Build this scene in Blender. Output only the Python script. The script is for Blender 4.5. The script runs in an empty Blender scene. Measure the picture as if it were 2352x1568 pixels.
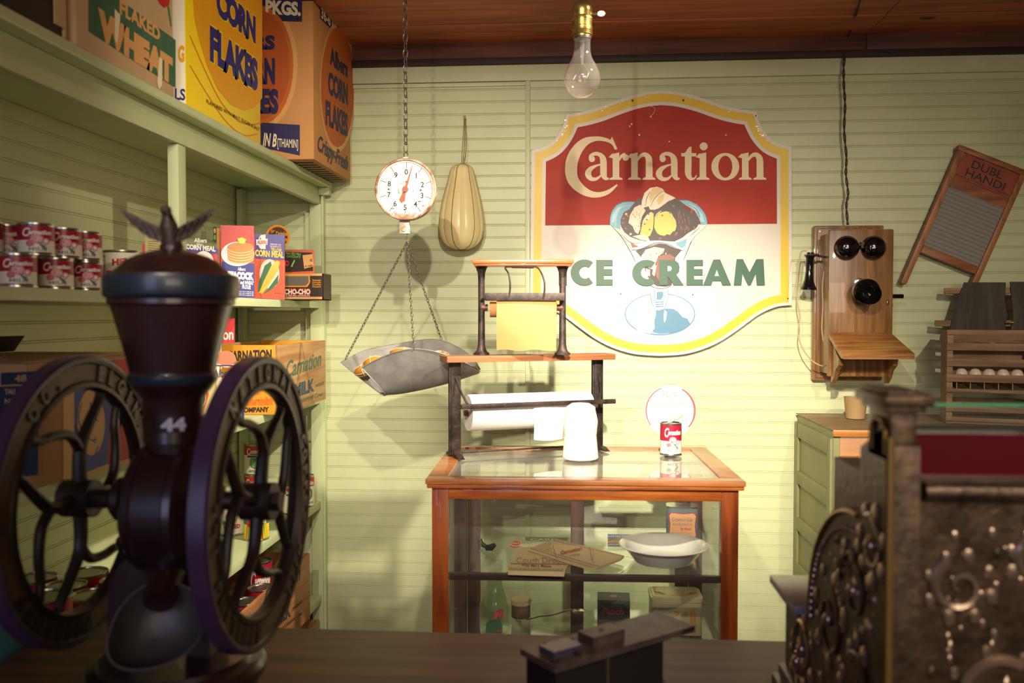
import bpy, bmesh, math, random
from math import sin, cos, tan, pi, radians, atan2, sqrt
from mathutils import Vector, Matrix
from mathutils.geometry import tessellate_polygon
random.seed(7)
SC = bpy.context.scene
COL = SC.collection

# ---------------------------------------------------------------- camera
F = 2000.0; TH = math.atan(144/F); PH = math.atan(62/F); CZ = 1.5
CR = Vector((cos(TH), sin(TH), 0)); CL = Vector((-sin(TH)*cos(PH), cos(TH)*cos(PH), -sin(PH)))
CU = Vector((-sin(TH)*sin(PH), cos(TH)*sin(PH), cos(PH)))
cam = bpy.data.cameras.new('camera'); camo = bpy.data.objects.new('camera', cam); COL.objects.link(camo)
cam.sensor_width = 36; cam.lens = 36*F/2352; cam.clip_start = .02
camo.location = (0, 0, CZ); camo.rotation_euler = (pi/2-PH, 0, TH)
cam.dof.use_dof = True; cam.dof.focus_distance = 3.15; cam.dof.aperture_fstop = 3.8
SC.camera = camo
SC.cycles.transparent_max_bounces = 48
# ---------------------------------------------------------------- view, world, lights
SC.view_settings.view_transform = 'Standard'; SC.view_settings.look = 'None'
SC.view_settings.exposure = 0.35; SC.view_settings.gamma = 1.0; SC.view_settings.use_curve_mapping = False
w = bpy.data.worlds.new('world'); SC.world = w; w.use_nodes = True
w.node_tree.nodes['Background'].inputs[0].default_value = (1.0, .86, .7, 1)
w.node_tree.nodes['Background'].inputs[1].default_value = .024
def spot(name, loc, target, watts, deg, blend=.5, col=(1, .88, .70), size=.022):
    l = bpy.data.lights.new(name, 'SPOT'); l.energy = watts; l.spot_size = radians(deg); l.spot_blend = blend
    l.color = col; l.shadow_soft_size = size
    o = bpy.data.objects.new(name, l); COL.objects.link(o); o.location = loc
    o.rotation_euler = (Vector(target)-Vector(loc)).to_track_quat('-Z', 'Y').to_euler(); return o
spot('track_spot_sign', (.12, .35, 2.46), (.38, 3.4, 1.06), 570, 34, 1.0)
spot('track_spot_wide', (-.38, -.30, 2.48), (-.12, 3.4, 1.20), 170, 47, 1.0)
spot('track_spot_scale', (.06, .12, 2.47), (-.62, 3.4, 1.38), 125, 42, .8)
spot('track_spot_right', (1.10, .10, 2.46), (1.02, 3.4, 1.25), 105, 42, 1.0)
spot('track_spot_shelf', (.85, .35, 2.46), (-.95, 2.5, 2.02), 85, 28, .8)
spot('track_spot_shelf_end', (.55, 1.95, 2.50), (-1.02, 2.95, .95), 210, 40, .6)
def area(name, loc, target, watts, sx, sy, col):
    l = bpy.data.lights.new(name, 'AREA'); l.shape = 'RECTANGLE'; l.size = sx; l.size_y = sy; l.energy = watts; l.color = col; l.spread = radians(95)
    o = bpy.data.objects.new(name, l); COL.objects.link(o); o.location = loc
    o.rotation_euler = (Vector(target)-Vector(loc)).to_track_quat('-Z', 'Y').to_euler(); return o
spot('track_spot_counter', (.95, -.35, 2.44), (.30, 1.35, .95), 85, 44, .9)
area('window_daylight', (-1.05, -1.2, 1.6), (-.5, 1.2, 1.25), 3.5, 1.0, 1.3, (.55, .6, 1.0))
area('ceiling_fill', (1.0, -1.7, 1.75), (.5, 2.7, 2.5), 8, 1.5, .8, (1, .85, .65))  # unseen warm fill, added to brighten the ceiling and foreground

# ---------------------------------------------------------------- pixel -> point at a true distance
def ray(px, py):
    return CL + CR*((px-1176)/F) + CU*((784-py)/F)
def PY(px, py, Y):
    d = ray(px, py); t = Y/d.y; return Vector((d.x*t, Y, CZ+d.z*t))
def PX(px, py, X):
    d = ray(px, py); t = X/d.x; return Vector((X, d.y*t, CZ+d.z*t))
def PZ(px, py, Z):
    d = ray(px, py); t = (Z-CZ)/d.z; return Vector((d.x*t, d.y*t, Z))
def plane_pt(pl, px, py):
    k, v = pl
    if k == 'y': return PY(px, py, v)
    if k == 'x': return PX(px, py, v)
    if k == 'z': return PZ(px, py, v)
    o, n = v; d = ray(px, py); c = Vector((0, 0, CZ)); t = (Vector(o)-c).dot(n)/d.dot(n); return c+d*t   # general plane
def plane_n(pl):
    k, v = pl
    return {'y': Vector((0, -1, 0)), 'x': Vector((1 if v < 0 else -1, 0, 0)), 'z': Vector((0, 0, 1))}[k] if k != 'g' else Vector(v[1])

# ---------------------------------------------------------------- materials
def lin(c):
    if isinstance(c, str):
        c = [int(c[i:i+2], 16)/255 for i in (0, 2, 4)]
    return tuple((x/12.92 if x <= .04045 else ((x+.055)/1.055)**2.4) for x in c)+(1,)
MATS = {}
def mat(name, col, rough=.6, metal=0, var=.0, vscale=8, bump=0, bscale=60, coat=0, stretch=None, col2=None, spec=.5):
    if name in MATS: return MATS[name]
    m = bpy.data.materials.new(name); m.use_nodes = True; nt = m.node_tree; N = nt.nodes; Lk = nt.links
    b = N['Principled BSDF']; b.inputs['Base Color'].default_value = lin(col); b.inputs['Roughness'].default_value = rough
    b.inputs['Metallic'].default_value = metal; b.inputs['Coat Weight'].default_value = coat; b.inputs['Specular IOR Level'].default_value = spec
    tc = None
    if var or bump or col2:
        tc = N.new('ShaderNodeTexCoord'); mp = N.new('ShaderNodeMapping'); Lk.new(tc.outputs['Object'], mp.inputs[0])
        if stretch: mp.inputs['Scale'].default_value = stretch
    if var or col2:
        n = N.new('ShaderNodeTexNoise'); n.inputs['Scale'].default_value = vscale; n.inputs['Detail'].default_value = 6; n.inputs['Roughness'].default_value = .65
        Lk.new(mp.outputs[0], n.inputs['Vector'])
        r = N.new('ShaderNodeValToRGB'); Lk.new(n.outputs['Fac'], r.inputs[0])
        a = lin(col); c2 = lin(col2) if col2 else tuple(x*(1-var) for x in a[:3])+(1,)
        r.color_ramp.elements[0].position = .38; r.color_ramp.elements[0].color = c2
        r.color_ramp.elements[1].position = .62; r.color_ramp.elements[1].color = a
        Lk.new(r.outputs[0], b.inputs['Base Color'])
    if bump:
        n2 = N.new('ShaderNodeTexNoise'); n2.inputs['Scale'].default_value = bscale; n2.inputs['Detail'].default_value = 4
        Lk.new(mp.outputs[0], n2.inputs['Vector'])
        bp = N.new('ShaderNodeBump'); bp.inputs['Strength'].default_value = bump; bp.inputs['Distance'].default_value = .002
        Lk.new(n2.outputs['Fac'], bp.inputs['Height']); Lk.new(bp.outputs[0], b.inputs['Normal'])
    MATS[name] = m; return m
def wood(name, c1, c2, axis='x', rough=.4, scale=1.0, coat=0, bump=.15, knots=False):
    if name in MATS: return MATS[name]
    m = bpy.data.materials.new(name); m.use_nodes = True; nt = m.node_tree; N = nt.nodes; Lk = nt.links
    b = N['Principled BSDF']; b.inputs['Roughness'].default_value = rough; b.inputs['Coat Weight'].default_value = coat
    tc = N.new('ShaderNodeTexCoord'); mp = N.new('ShaderNodeMapping'); Lk.new(tc.outputs['Object'], mp.inputs[0])
    s = [40*scale]*3; s['xyz'.index(axis)] = 3*scale; mp.inputs['Scale'].default_value = s
    n = N.new('ShaderNodeTexNoise'); n.inputs['Scale'].default_value = 1; n.inputs['Detail'].default_value = 8; n.inputs['Distortion'].default_value = .6
    Lk.new(mp.outputs[0], n.inputs['Vector'])
    n3 = N.new('ShaderNodeTexNoise'); n3.inputs['Scale'].default_value = 3*scale; Lk.new(tc.outputs['Object'], n3.inputs['Vector'])
    ad = N.new('ShaderNodeMath'); ad.operation = 'MULTIPLY_ADD'; Lk.new(n3.outputs['Fac'], ad.inputs[0]); ad.inputs[1].default_value = .5; Lk.new(n.outputs['Fac'], ad.inputs[2])
    r = N.new('ShaderNodeValToRGB'); Lk.new(ad.outputs[0], r.inputs[0])
    r.color_ramp.elements[0].position = .58; r.color_ramp.elements[0].color = lin(c2)
    r.color_ramp.elements[1].position = .92; r.color_ramp.elements[1].color = lin(c1)
    out = r.outputs[0]
    if knots:
        v = N.new('ShaderNodeTexVoronoi'); v.inputs['Scale'].default_value = 1.0
        mk = N.new('ShaderNodeMapping'); mk.inputs['Scale'].default_value = (2.2, 3.4, 1); Lk.new(tc.outputs['Object'], mk.inputs[0]); Lk.new(mk.outputs[0], v.inputs['Vector'])
        kr = N.new('ShaderNodeValToRGB'); kr.color_ramp.elements[0].position = .045; kr.color_ramp.elements[0].color = (.1, .1, .1, 1)
        kr.color_ramp.elements[1].position = .075; kr.color_ramp.elements[1].color = (1, 1, 1, 1); Lk.new(v.outputs['Distance'], kr.inputs[0])
        mx = N.new('ShaderNodeMix'); mx.data_type = 'RGBA'; mx.blend_type = 'MULTIPLY'; mx.inputs[0].default_value = .85
        Lk.new(out, mx.inputs[6]); Lk.new(kr.outputs[0], mx.inputs[7]); out = mx.outputs[2]
    Lk.new(out, b.inputs['Base Color'])
    bp = N.new('ShaderNodeBump'); bp.inputs['Strength'].default_value = bump; bp.inputs['Distance'].default_value = .002
    Lk.new(n.outputs['Fac'], bp.inputs['Height']); Lk.new(bp.outputs[0], b.inputs['Normal'])
    MATS[name] = m; return m
def thin_glass(name, tint=(.93, .97, .93), dust=.06, refl=1.0):
    m = bpy.data.materials.new(name); m.use_nodes = True; nt = m.node_tree; N = nt.nodes; Lk = nt.links
    N.remove(N['Principled BSDF']); out = N['Material Output']
    tr = N.new('ShaderNodeBsdfTransparent'); tr.inputs[0].default_value = (*tint, 1)
    gl = N.new('ShaderNodeBsdfGlossy'); gl.inputs['Roughness'].default_value = .02; gl.inputs[0].default_value = (refl, refl, refl, 1)
    df = N.new('ShaderNodeBsdfDiffuse'); df.inputs[0].default_value = (.75, .72, .66, 1)
    lw_ = N.new('ShaderNodeLayerWeight'); pw = N.new('ShaderNodeMath'); pw.operation = 'POWER'; pw.inputs[1].default_value = 4.5; Lk.new(lw_.outputs['Facing'], pw.inputs[0])
    fr = N.new('ShaderNodeMath'); fr.operation = 'MULTIPLY_ADD'; Lk.new(pw.outputs[0], fr.inputs[0]); fr.inputs[1].default_value = .9; fr.inputs[2].default_value = .04
    m1 = N.new('ShaderNodeMixShader'); Lk.new(fr.outputs[0], m1.inputs[0]); Lk.new(tr.outputs[0], m1.inputs[1]); Lk.new(gl.outputs[0], m1.inputs[2])
    m2 = N.new('ShaderNodeMixShader'); m2.inputs[0].default_value = dust*.5; Lk.new(m1.outputs[0], m2.inputs[1]); Lk.new(df.outputs[0], m2.inputs[2])
    Lk.new(m2.outputs[0], out.inputs[0]); MATS[name] = m; return m

paint = mat('green_paint', 'CDD2A6', .45, var=.07, vscale=5, bump=.12, bscale=45)
paint_sh = mat('green_paint_shelf', 'C2CC9C', .42, var=.08, vscale=4, bump=.1, bscale=60)
ceilw = wood('ceiling_pine', 'C06C3C', '8A4826', 'x', .55, .8, bump=.2, knots=True)
beamw = wood('shaded_beam_wood', '6E3C22', '42200F', 'x', .6, .8, bump=.2, knots=True)  # shadow band below the ceiling put into a darker wood colour
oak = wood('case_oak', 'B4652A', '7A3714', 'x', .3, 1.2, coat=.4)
oakz = wood('case_oak_upright', '9A4C1C', '6B2C10', 'z', .3, 1.2, coat=.4)
oak_top = wood('case_top_oak', 'B8794A', '8E5226', 'x', .3, 1.4, coat=.3)
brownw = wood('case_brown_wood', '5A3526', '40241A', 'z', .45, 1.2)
brownx = wood('shelf_edge_brown_wood', '3C241C', '2A1812', 'x', .4, 1.2)
counterw = wood('counter_wood', '6A4632', '43291D', 'x', .5, .7, bump=.1)
maroon = mat('maroon_enamel', '2C1517', .36, 0, var=.35, vscale=9, coat=.25, bump=.1, bscale=25)
maroon_band = mat('dark_blue_band_paint', '1B2430', .35, coat=.2)
wheel_face = mat('wheel_worn_bronze', '5E4C38', .5, .3, var=.4, vscale=14, bump=.3, bscale=60)
wheel_dark = mat('wheel_dark_iron', '2E2420', .4, .3, var=.3, vscale=14, bump=.3, bscale=60)
wheel_rim = mat('wheel_purple_sheen', '46304E', .35, .1, var=.3, vscale=8, coat=.2)  # bluish daylight sheen put into the rim's purple colour
blackiron = mat('black_iron', '26211F', .5, .4, bump=.3, bscale=120, col2='4A3A34', vscale=30)
blackgloss = mat('black_gloss', '0C0B0D', .12, 0, coat=.6)
steel = mat('tin_steel', 'B9B4A8', .25, .95)
galv = mat('galvanised_tin', 'A5A29C', .5, .35, col2='85827C', vscale=10, bump=.1, bscale=30)
brass = mat('aged_brass', 'A08A4E', .35, .9, col2='6E5A2E', vscale=40)
chainm = mat('chain_steel', '6E675C', .45, .85)
white = mat('white_print', 'F2EDE4', .5)
cream = mat('cream_print', 'EAD9B4', .5)
creamy = mat('cream_label', 'EFE6CF', .5)
card = mat('cardboard', 'B78E62', .8, var=.15, vscale=6, stretch=(1, 1, .2))
card_pale = mat('pale_cardboard', 'C9A67C', .8, var=.12, vscale=6)
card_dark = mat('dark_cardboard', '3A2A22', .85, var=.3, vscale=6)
blk = mat('black_print', '1A1614', .5)
red = mat('red_print', 'BE2A28', .4)
crimson = mat('crimson_print', 'A81834', .35)
navy = mat('navy_print', '2B2A78', .4)
purpleblue = mat('violet_blue_print', '3A2F8E', .4)
orange = mat('orange_print', 'E0701E', .45)
yellow = mat('yellow_print', 'F2D21C', .35)
gold = mat('gold_print', 'E9A21C', .4)
greenp = mat('green_print', '2F7A46', .5)
lime = mat('light_green_print', '78C060', .5)
brownp = mat('brown_print', '5A3020', .5)
tan_ = mat('tan_print', 'D8A060', .5)
pink = mat('pink_print', 'DE8E98', .5)
grey = mat('grey_print', '8A8C90', .5)
greyblue = mat('grey_blue_print', '9AA6D2', .5)
glassm = thin_glass('clear_glass', tint=(.985, .998, .985), dust=.02)
glass_top = thin_glass('dusty_glass', tint=(.93, .95, .93), dust=.22)
glass_edge = mat('green_glass_edge', '3F8A64', .15, spec=.6)

# ---------------------------------------------------------------- mesh builder
GLY = {}
def glyphs(s, off=0.0, shear=0.0):
    k = (s, off, shear)
    if k in GLY: return GLY[k]
    cu = bpy.data.curves.new('t', 'FONT'); cu.body = s; cu.size = 1; cu.offset = off; cu.shear = shear; cu.resolution_u = 3
    o = bpy.data.objects.new('t', cu); COL.objects.link(o)
    me = bpy.data.meshes.new_from_object(o)
    vs = [(v.co.x, v.co.y) for v in me.vertices]; fs = [tuple(p.vertices) for p in me.polygons]
    bpy.data.objects.remove(o); bpy.data.meshes.remove(me); bpy.data.curves.remove(cu)
    x0 = min(v[0] for v in vs); x1 = max(v[0] for v in vs)
    hcap = .73
    vs = [((v[0]-x0)/(x1-x0), v[1]/hcap) for v in vs]
    GLY[k] = (vs, fs, (x1-x0)/hcap); return GLY[k]
def curve_pts(pts, n=6, closed=False):
    P = [Vector(p) for p in pts]; out = []; m = len(P)
    rng = range(m if closed else m-1)
    for i in rng:
        if closed: a, b, c, d = P[(i-1) % m], P[i], P[(i+1) % m], P[(i+2) % m]
        else: a, b, c, d = P[max(i-1, 0)], P[i], P[i+1], P[min(i+2, m-1)]
        for k in range(n):
            t = k/n; out.append(.5*((2*b)+(c-a)*t+(2*a-5*b+4*c-d)*t*t+(3*b-a-3*c+d)*t**3))
    if not closed: out.append(P[-1])
    return out
class MB:
    def __init__(s): s.v = []; s.f = []; s.m = []; s.mi = []; s.sm = []; s.ct = 0
    def c(s): s.ct += 1; return s.ct*8e-6
    def _m(s, m):
        if m not in s.m: s.m.append(m)
        return s.m.index(m)
    def add(s, vs, fs, m, M=None, smooth=True):
        b = len(s.v); k = s._m(m)
        s.v += [tuple(M @ Vector(v)) if M else tuple(v) for v in vs]
        for f in fs: s.f.append(tuple(i+b for i in f)); s.mi.append(k); s.sm.append(smooth)
        return s
    def box(s, c, d, m, M=None, bev=0.0):
        if bev:
            bm = bmesh.new(); bmesh.ops.create_cube(bm, size=1)
            for v in bm.verts: v.co = Vector((v.co.x*d[0]+c[0], v.co.y*d[1]+c[1], v.co.z*d[2]+c[2]))
            bmesh.ops.bevel(bm, geom=bm.edges[:], offset=bev, segments=2, affect='EDGES', profile=.6)
            bm.verts.index_update(); vs = [v.co[:] for v in bm.verts]; fs = [tuple(v.index for v in f.verts) for f in bm.faces]; bm.free()
            return s.add(vs, fs, m, M)
        x, y, z = [q/2 for q in d]
        vs = [(c[0]+a*x, c[1]+b*y, c[2]+e*z) for a in (-1, 1) for b in (-1, 1) for e in (-1, 1)]
        return s.add(vs, [(0, 1, 3, 2), (4, 6, 7, 5), (0, 4, 5, 1), (2, 3, 7, 6), (0, 2, 6, 4), (1, 5, 7, 3)], m, M)
    def bb(s, lo, hi, m, M=None, bev=0):
        return s.box([(a+b)/2 for a, b in zip(lo, hi)], [abs(b-a) for a, b in zip(lo, hi)], m, M, bev)
    def lathe(s, prof, m, n=32, M=None, cap=True, a0=0, a1=2*pi):
        full = abs(a1-a0-2*pi) < 1e-6; k = n if full else n+1; vs = []; fs = []
        for r, z in prof:
            for i in range(k):
                a = a0+(a1-a0)*i/n; vs.append((r*cos(a), r*sin(a), z))
        for j in range(len(prof)-1):
            for i in range(n):
                i2 = (i+1) % k; fs.append((j*k+i, j*k+i2, (j+1)*k+i2, (j+1)*k+i))
        if cap and full:
            if prof[0][0] > 1e-6: fs.append(tuple(reversed(range(k))))
            if prof[-1][0] > 1e-6: fs.append(tuple((len(prof)-1)*k+i for i in range(k)))
        return s.add(vs, fs, m, M)
    def cyl(s, a, b, r, m, n=16, r2=None):
        a, b = Vector(a), Vector(b); q = (b-a).to_track_quat('Z', 'Y'); M = Matrix.Translation(a) @ q.to_matrix().to_4x4()
        return s.lathe([(r, 0), (r if r2 is None else r2, (b-a).length)], m, n, M)
    def tube(s, path, r, m, n=8, closed=False):
        P = [Vector(p) for p in path]; L = len(P); rr = r if isinstance(r, (list, tuple)) else [r]*L
        vs = []; fs = []; prev = None
        for i, p in enumerate(P):
            t = (P[(i+1) % L]-P[i-1]) if closed else (P[min(i+1, L-1)]-P[max(i-1, 0)])
            if t.length < 1e-9: t = Vector((0, 0, 1))
            t.normalize()
            if prev is None: u = t.orthogonal().normalized()
            else:
                u = prev-t*prev.dot(t); u = u.normalized() if u.length > 1e-6 else t.orthogonal().normalized()
            prev = u; w_ = t.cross(u)
            for k in range(n):
                a = 2*pi*k/n; vs.append(p+(u*cos(a)+w_*sin(a))*rr[i])
        for i in range(L if closed else L-1):
            for k in range(n):
                j = (i+1) % L; fs.append((i*n+k, i*n+(k+1) % n, j*n+(k+1) % n, j*n+k))
        if not closed: fs.append(tuple(reversed(range(n)))); fs.append(tuple((L-1)*n+k for k in range(n)))
        return s.add(vs, fs, m)
    def sphere(s, c, r, m, n=16, sc=(1, 1, 1), M=None):
        vs = []; fs = []; h = n//2
        for j in range(h+1):
            p = pi*j/h
            for i in range(n):
                a = 2*pi*i/n; vs.append((c[0]+r*sc[0]*sin(p)*cos(a), c[1]+r*sc[1]*sin(p)*sin(a), c[2]-r*sc[2]*cos(p)))
        for j in range(h):
            for i in range(n):
                a, b, c_, d = j*n+i, j*n+(i+1) % n, (j+1)*n+(i+1) % n, (j+1)*n+i
                fs.append((a, b, c_, d) if 0 < j < h-1 else ((a, c_, d) if j == 0 else (a, b, d)))
        return s.add(vs, fs, m, M)
    def prism(s, pts, axis, a, b, m, M=None):
        """2D outline extruded along axis; pts are the other two coordinates in xyz order"""
        def mk(p, t):
            q = list(p); q.insert('xyz'.index(axis), t); return tuple(q)
        n = len(pts); vs = [mk(p, a) for p in pts]+[mk(p, b) for p in pts]
        tri = tessellate_polygon([[Vector((p[0], p[1], 0)) for p in pts]])
        fs = [tuple(t) for t in tri]+[tuple(i+n for i in reversed(t)) for t in tri]
        for i in range(n): fs.append((i, (i+1) % n, (i+1) % n+n, i+n))
        bm = bmesh.new(); bv = [bm.verts.new(v) for v in vs]
        for f in fs:
            try: bm.faces.new([bv[i] for i in f])
            except ValueError: pass
        bmesh.ops.recalc_face_normals(bm, faces=bm.faces); bm.verts.index_update()
        fs = [tuple(v.index for v in f.verts) for f in bm.faces]; bm.free()
        return s.add(vs, fs, m, M, smooth=False)
    def flat(s, p3, m):
        """filled polygon of 3D points lying in a plane"""
        n = Vector((0, 0, 0)); P = [Vector(p) for p in p3]
        for i in range(len(P)): n += P[i].cross(P[(i+1) % len(P)])
        q = n.to_track_quat('Z', 'Y').inverted(); tri = tessellate_polygon([[(q @ p).xy.to_3d() for p in P]])
        return s.add(P, [tuple(t) for t in tri], m, smooth=False)
    # ---- printing on a flat face, traced in photo pixels onto the plane the face really lies in
    def art(s, pts, m, pl, layer=1, cx=None):
        off = plane_n(pl)*(.0004*layer+s.c())
        if cx: pts = [(cx[0]+x/cx[2], cx[1]+y/cx[2]) for x, y in pts]
        return s.flat([plane_pt(pl, *p)+off for p in pts], m)
    def arcs(s, c, rx, ry, m, pl, layer=1, cx=None, n=28, a0=0, a1=360):
        return s.art([(c[0]+rx*cos(radians(a0+(a1-a0)*i/n)), c[1]-ry*sin(radians(a0+(a1-a0)*i/n))) for i in range(n)], m, pl, layer, cx)
    def stroke(s, pts, m, pl, layer=1, cx=None, smooth=5):
        """variable-width brush stroke; pts = (x, y, width)"""
        P = curve_pts([(a, b, c) for a, b, c in pts], smooth) if smooth > 1 else [Vector(p) for p in pts]
        off = plane_n(pl)*(.0004*layer+s.c()); L_, R_ = [], []
        for i, p in enumerate(P):
            t = (P[min(i+1, len(P)-1)]-P[max(i-1, 0)]).xy
            if t.length < 1e-6: t = Vector((1, 0))
            t.normalize(); nn = Vector((-t.y, t.x))*max(p.z, .1)/2
            for arr, q in ((L_, p.xy+nn), (R_, p.xy-nn)):
                x, y = q
                if cx: x, y = cx[0]+x/cx[2], cx[1]+y/cx[2]
                arr.append(plane_pt(pl, x, y)+off)
        k = len(L_); return s.add(L_+R_, [(i, i+1, k+i+1, k+i) for i in range(k-1)], m, smooth=False)
    def text(s, body, p0, p1, h, m, pl, layer=2, off=.02, shear=0, cx=None):
        """lettering: baseline from pixel p0 to p1, cap height h pixels (measured at p0)"""
        if cx: p0 = (cx[0]+p0[0]/cx[2], cx[1]+p0[1]/cx[2]); p1 = (cx[0]+p1[0]/cx[2], cx[1]+p1[1]/cx[2]); h = h/cx[2]
        A, B = plane_pt(pl, *p0), plane_pt(pl, *p1); C = plane_pt(pl, p0[0], p0[1]-h)
        vs, fs, _ = glyphs(body, off, shear); o = plane_n(pl)*(.0004*layer+s.c())
        return s.add([A+(B-A)*x+(C-A)*y+o for x, y in vs], fs, m, smooth=False)
    def text3(s, body, org, u, v, wd, h, m, off=.02, shear=0, fn=None):
        vs, fs, asp = glyphs(body, off, shear); u = Vector(u); v = Vector(v)
        if wd is None: wd = asp*h
        pts = [Vector(org)+u*(x*wd)+v*(y*h) for x, y in vs]
        if fn: pts = [fn(p) for p in pts]
        return s.add(pts, fs, m, smooth=False)
    def build(s, name, parent=None, label=None, cat=None, group=None, kind=None, world=True, sharp=35):
        o_ = None
        if parent and world:
            o_ = Matrix.Identity(4); q = parent
            while q: o_ = q.matrix_basis @ o_; q = q.parent
            o_ = o_.inverted()
        me = bpy.data.meshes.new(name)
        vs = [o_ @ Vector(v) for v in s.v] if o_ else s.v
        me.from_pydata([tuple(v) for v in vs], [], s.f)
        for m in s.m: me.materials.append(m)
        me.polygons.foreach_set('material_index', s.mi); me.polygons.foreach_set('use_smooth', s.sm)
        me.update(); me.set_sharp_from_angle(angle=radians(sharp))
        o = bpy.data.objects.new(name, me); COL.objects.link(o)
        if parent: o.parent = parent
        tag(o, label, cat, group, kind); return o
def tag(o, label=None, cat=None, group=None, kind=None):
    for k, v in (('label', label), ('category', cat), ('group', group), ('kind', kind)):
        if v: o[k] = v
def thing(name, label, cat, loc=(0, 0, 0), rz=0, group=None, sc=1):
    o = bpy.data.objects.new(name, None); COL.objects.link(o); o.empty_display_size = .05
    o.matrix_basis = Matrix.Translation(loc) @ Matrix.Rotation(rz, 4, 'Z') @ Matrix.Scale(sc, 4); tag(o, label, cat, group); return o
def dup(root, loc, rz, label, group=None):
    def cp(o, par):
        c = o.copy(); COL.objects.link(c)
        if par: c.parent = par
        for ch in o.children: cp(ch, c)
        return c
    r = cp(root, None); r.matrix_basis = Matrix.Translation(loc) @ Matrix.Rotation(rz, 4, 'Z'); r['label'] = label
    if group: r['group'] = group
    return r
def struct(b, name): return b.build(name, kind='structure')

# ================================================================ THE ROOM
PITCH = .0478; CEIL = 2.55
def bead_profile(z0, z1, ph):
    """(height, depth) pairs of beaded board: flat, groove, round bead, groove"""
    out = [(z0, 0)]; k = math.ceil((z0-ph)/PITCH)
    while ph+k*PITCH < z1-.008:
        g = ph+k*PITCH; k += 1
        if g < z0+.008: continue
        out += [(g-.0038, 0), (g-.0026, .0028), (g-.0012, .0006), (g+.0008, .0002), (g+.0024, .0008), (g+.0034, .003), (g+.0046, 0)]
    return out+[(z1, 0)]
def bead_wall(name, p, q, out, z0, z1, m, ph=.271):
    b = MB(); pr = bead_profile(z0, z1, ph); p, q, out = Vector(p), Vector(q), Vector(out); vs = []
    for z, d in pr:
        for e in (p, q): vs.append((e.x-out.x*d, e.y-out.y*d, z))
    b.add(vs, [(2*i, 2*i+1, 2*i+3, 2*i+2) for i in range(len(pr)-1)], m, smooth=False)
    n = len(vs); b.bb((min(p.x, q.x)-.06*abs(out.x), min(p.y, q.y)+(.004 if out.y else 0), z0), (max(p.x, q.x)-(.004 if out.x else 0), max(p.y, q.y)+.06*abs(out.y), z1), m)
    return struct(b, name)
bead_wall('wall_back', (-1.39, 3.4, 0), (2.6, 3.4, 0), (0, -1, 0), 0, CEIL, paint)
bead_wall('wall_left', (-1.33, -2.6, 0), (-1.33, 3.4, 0), (1, 0, 0), 0, CEIL, paint, .285)
b = MB(); b.bb((-1.39, -2.6, -.05), (2.6, 3.46, 0), wood('floor_boards', '6B5040', '4A3528', 'y', .6, .6)); struct(b, 'floor')
b = MB(); b.bb((2.6, -2.6, 0), (2.66, 3.46, CEIL), paint); struct(b, 'wall_right')
# ceiling planks: boards run parallel to the back wall, dark gaps between them
b = MB(); y = 3.4; gap = mat('plank_gap', '140A06', .9)
ws = [.235, .34, .33, .34, .31, .35, .33, .34, .33, .35, .33, .34, .33, .35, .32, .35, .33, .3, .3]
for i, wd in enumerate(ws):
    y0 = max(y-wd, -2.6)
    xs = [-1.33, 1.085, 2.6] if i in (0,) else sorted([-1.33, random.uniform(-.2, 2.2) if i != 1 else 1.085, 2.6])
    for a, c in zip(xs[:-1], xs[1:]):
        b.bb((a+.0015, y0+.003, CEIL+(0 if i else -.004)), (c-.0015, y-.003, CEIL+.025), ceilw)
    y = y0
    if y <= -2.6: break
b.bb((-1.39, -2.6, CEIL+.018), (2.6, 3.46, CEIL+.05), gap); struct(b, 'ceiling')
# trim: flat board under the ceiling, thin strip, vertical batten, knots
b = MB(); b.bb((-1.33, 3.384, 2.402), (2.6, 3.3995, 2.463), paint, bev=.002); struct(b, 'trim_1')
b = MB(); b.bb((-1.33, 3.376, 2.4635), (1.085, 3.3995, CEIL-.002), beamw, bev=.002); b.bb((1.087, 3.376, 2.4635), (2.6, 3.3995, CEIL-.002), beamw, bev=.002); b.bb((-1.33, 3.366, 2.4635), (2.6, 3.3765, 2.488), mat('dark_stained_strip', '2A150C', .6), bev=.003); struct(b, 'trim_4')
b = MB(); b.bb((-1.32, 3.390, 2.385), (-.192, 3.3995, 2.400), paint, bev=.002); struct(b, 'trim_2')
b = MB(); b.bb((-.192, 3.388, 0), (-.174, 3.3998, 2.402), paint, bev=.002); struct(b, 'trim_3')
b = MB(); b.bb((-1.33, 3.386, 0), (2.6, 3.3998, .12), paint, bev=.003); struct(b, 'baseboard_back')

# ================================================================ SHELVES
XF, XB = -.997, -1.325
sh = thing('shelving_unit', 'pale green built-in wooden shelving along the left wall', 'shelves', (XF, 3.39, 0))
b = MB(); b.prism([(-1.322, 2.000), (-.955, 1.994), (-.952, 1.998), (-.952, 2.014), (-.956, 2.0175), (-1.322, 2.0175)], 'y', -.2, 3.385, paint_sh); b.build('top_board', sh)
b = MB(); b.bb((-1.018, -.2, 1.931), (-.995, 3.36, 1.994), paint_sh, bev=.002); b.build('fascia', sh)
b = MB(); b.bb((-.995, 3.34, 1.965), (-.955, 3.382, 1.994), paint_sh, bev=.003); b.build('bracket', sh)
for z0, z1 in ((1.525, 1.550), (1.152, 1.178), (.737, .765), (.361, .392), (.06, .09)):
    b = MB(); b.bb((-1.322, -.2, z0), (XF, 3.352, z1), paint_sh, bev=.002)
    b.build('shelf_board', sh)
b = MB(); b.bb((-1.035, 3.353, 0), (-.990, 3.383, 1.931), paint_sh, bev=.002); b.bb((-.992, 3.362, 0), (-.982, 3.383, 1.992), paint_sh); b.build('end_post', sh)
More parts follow.
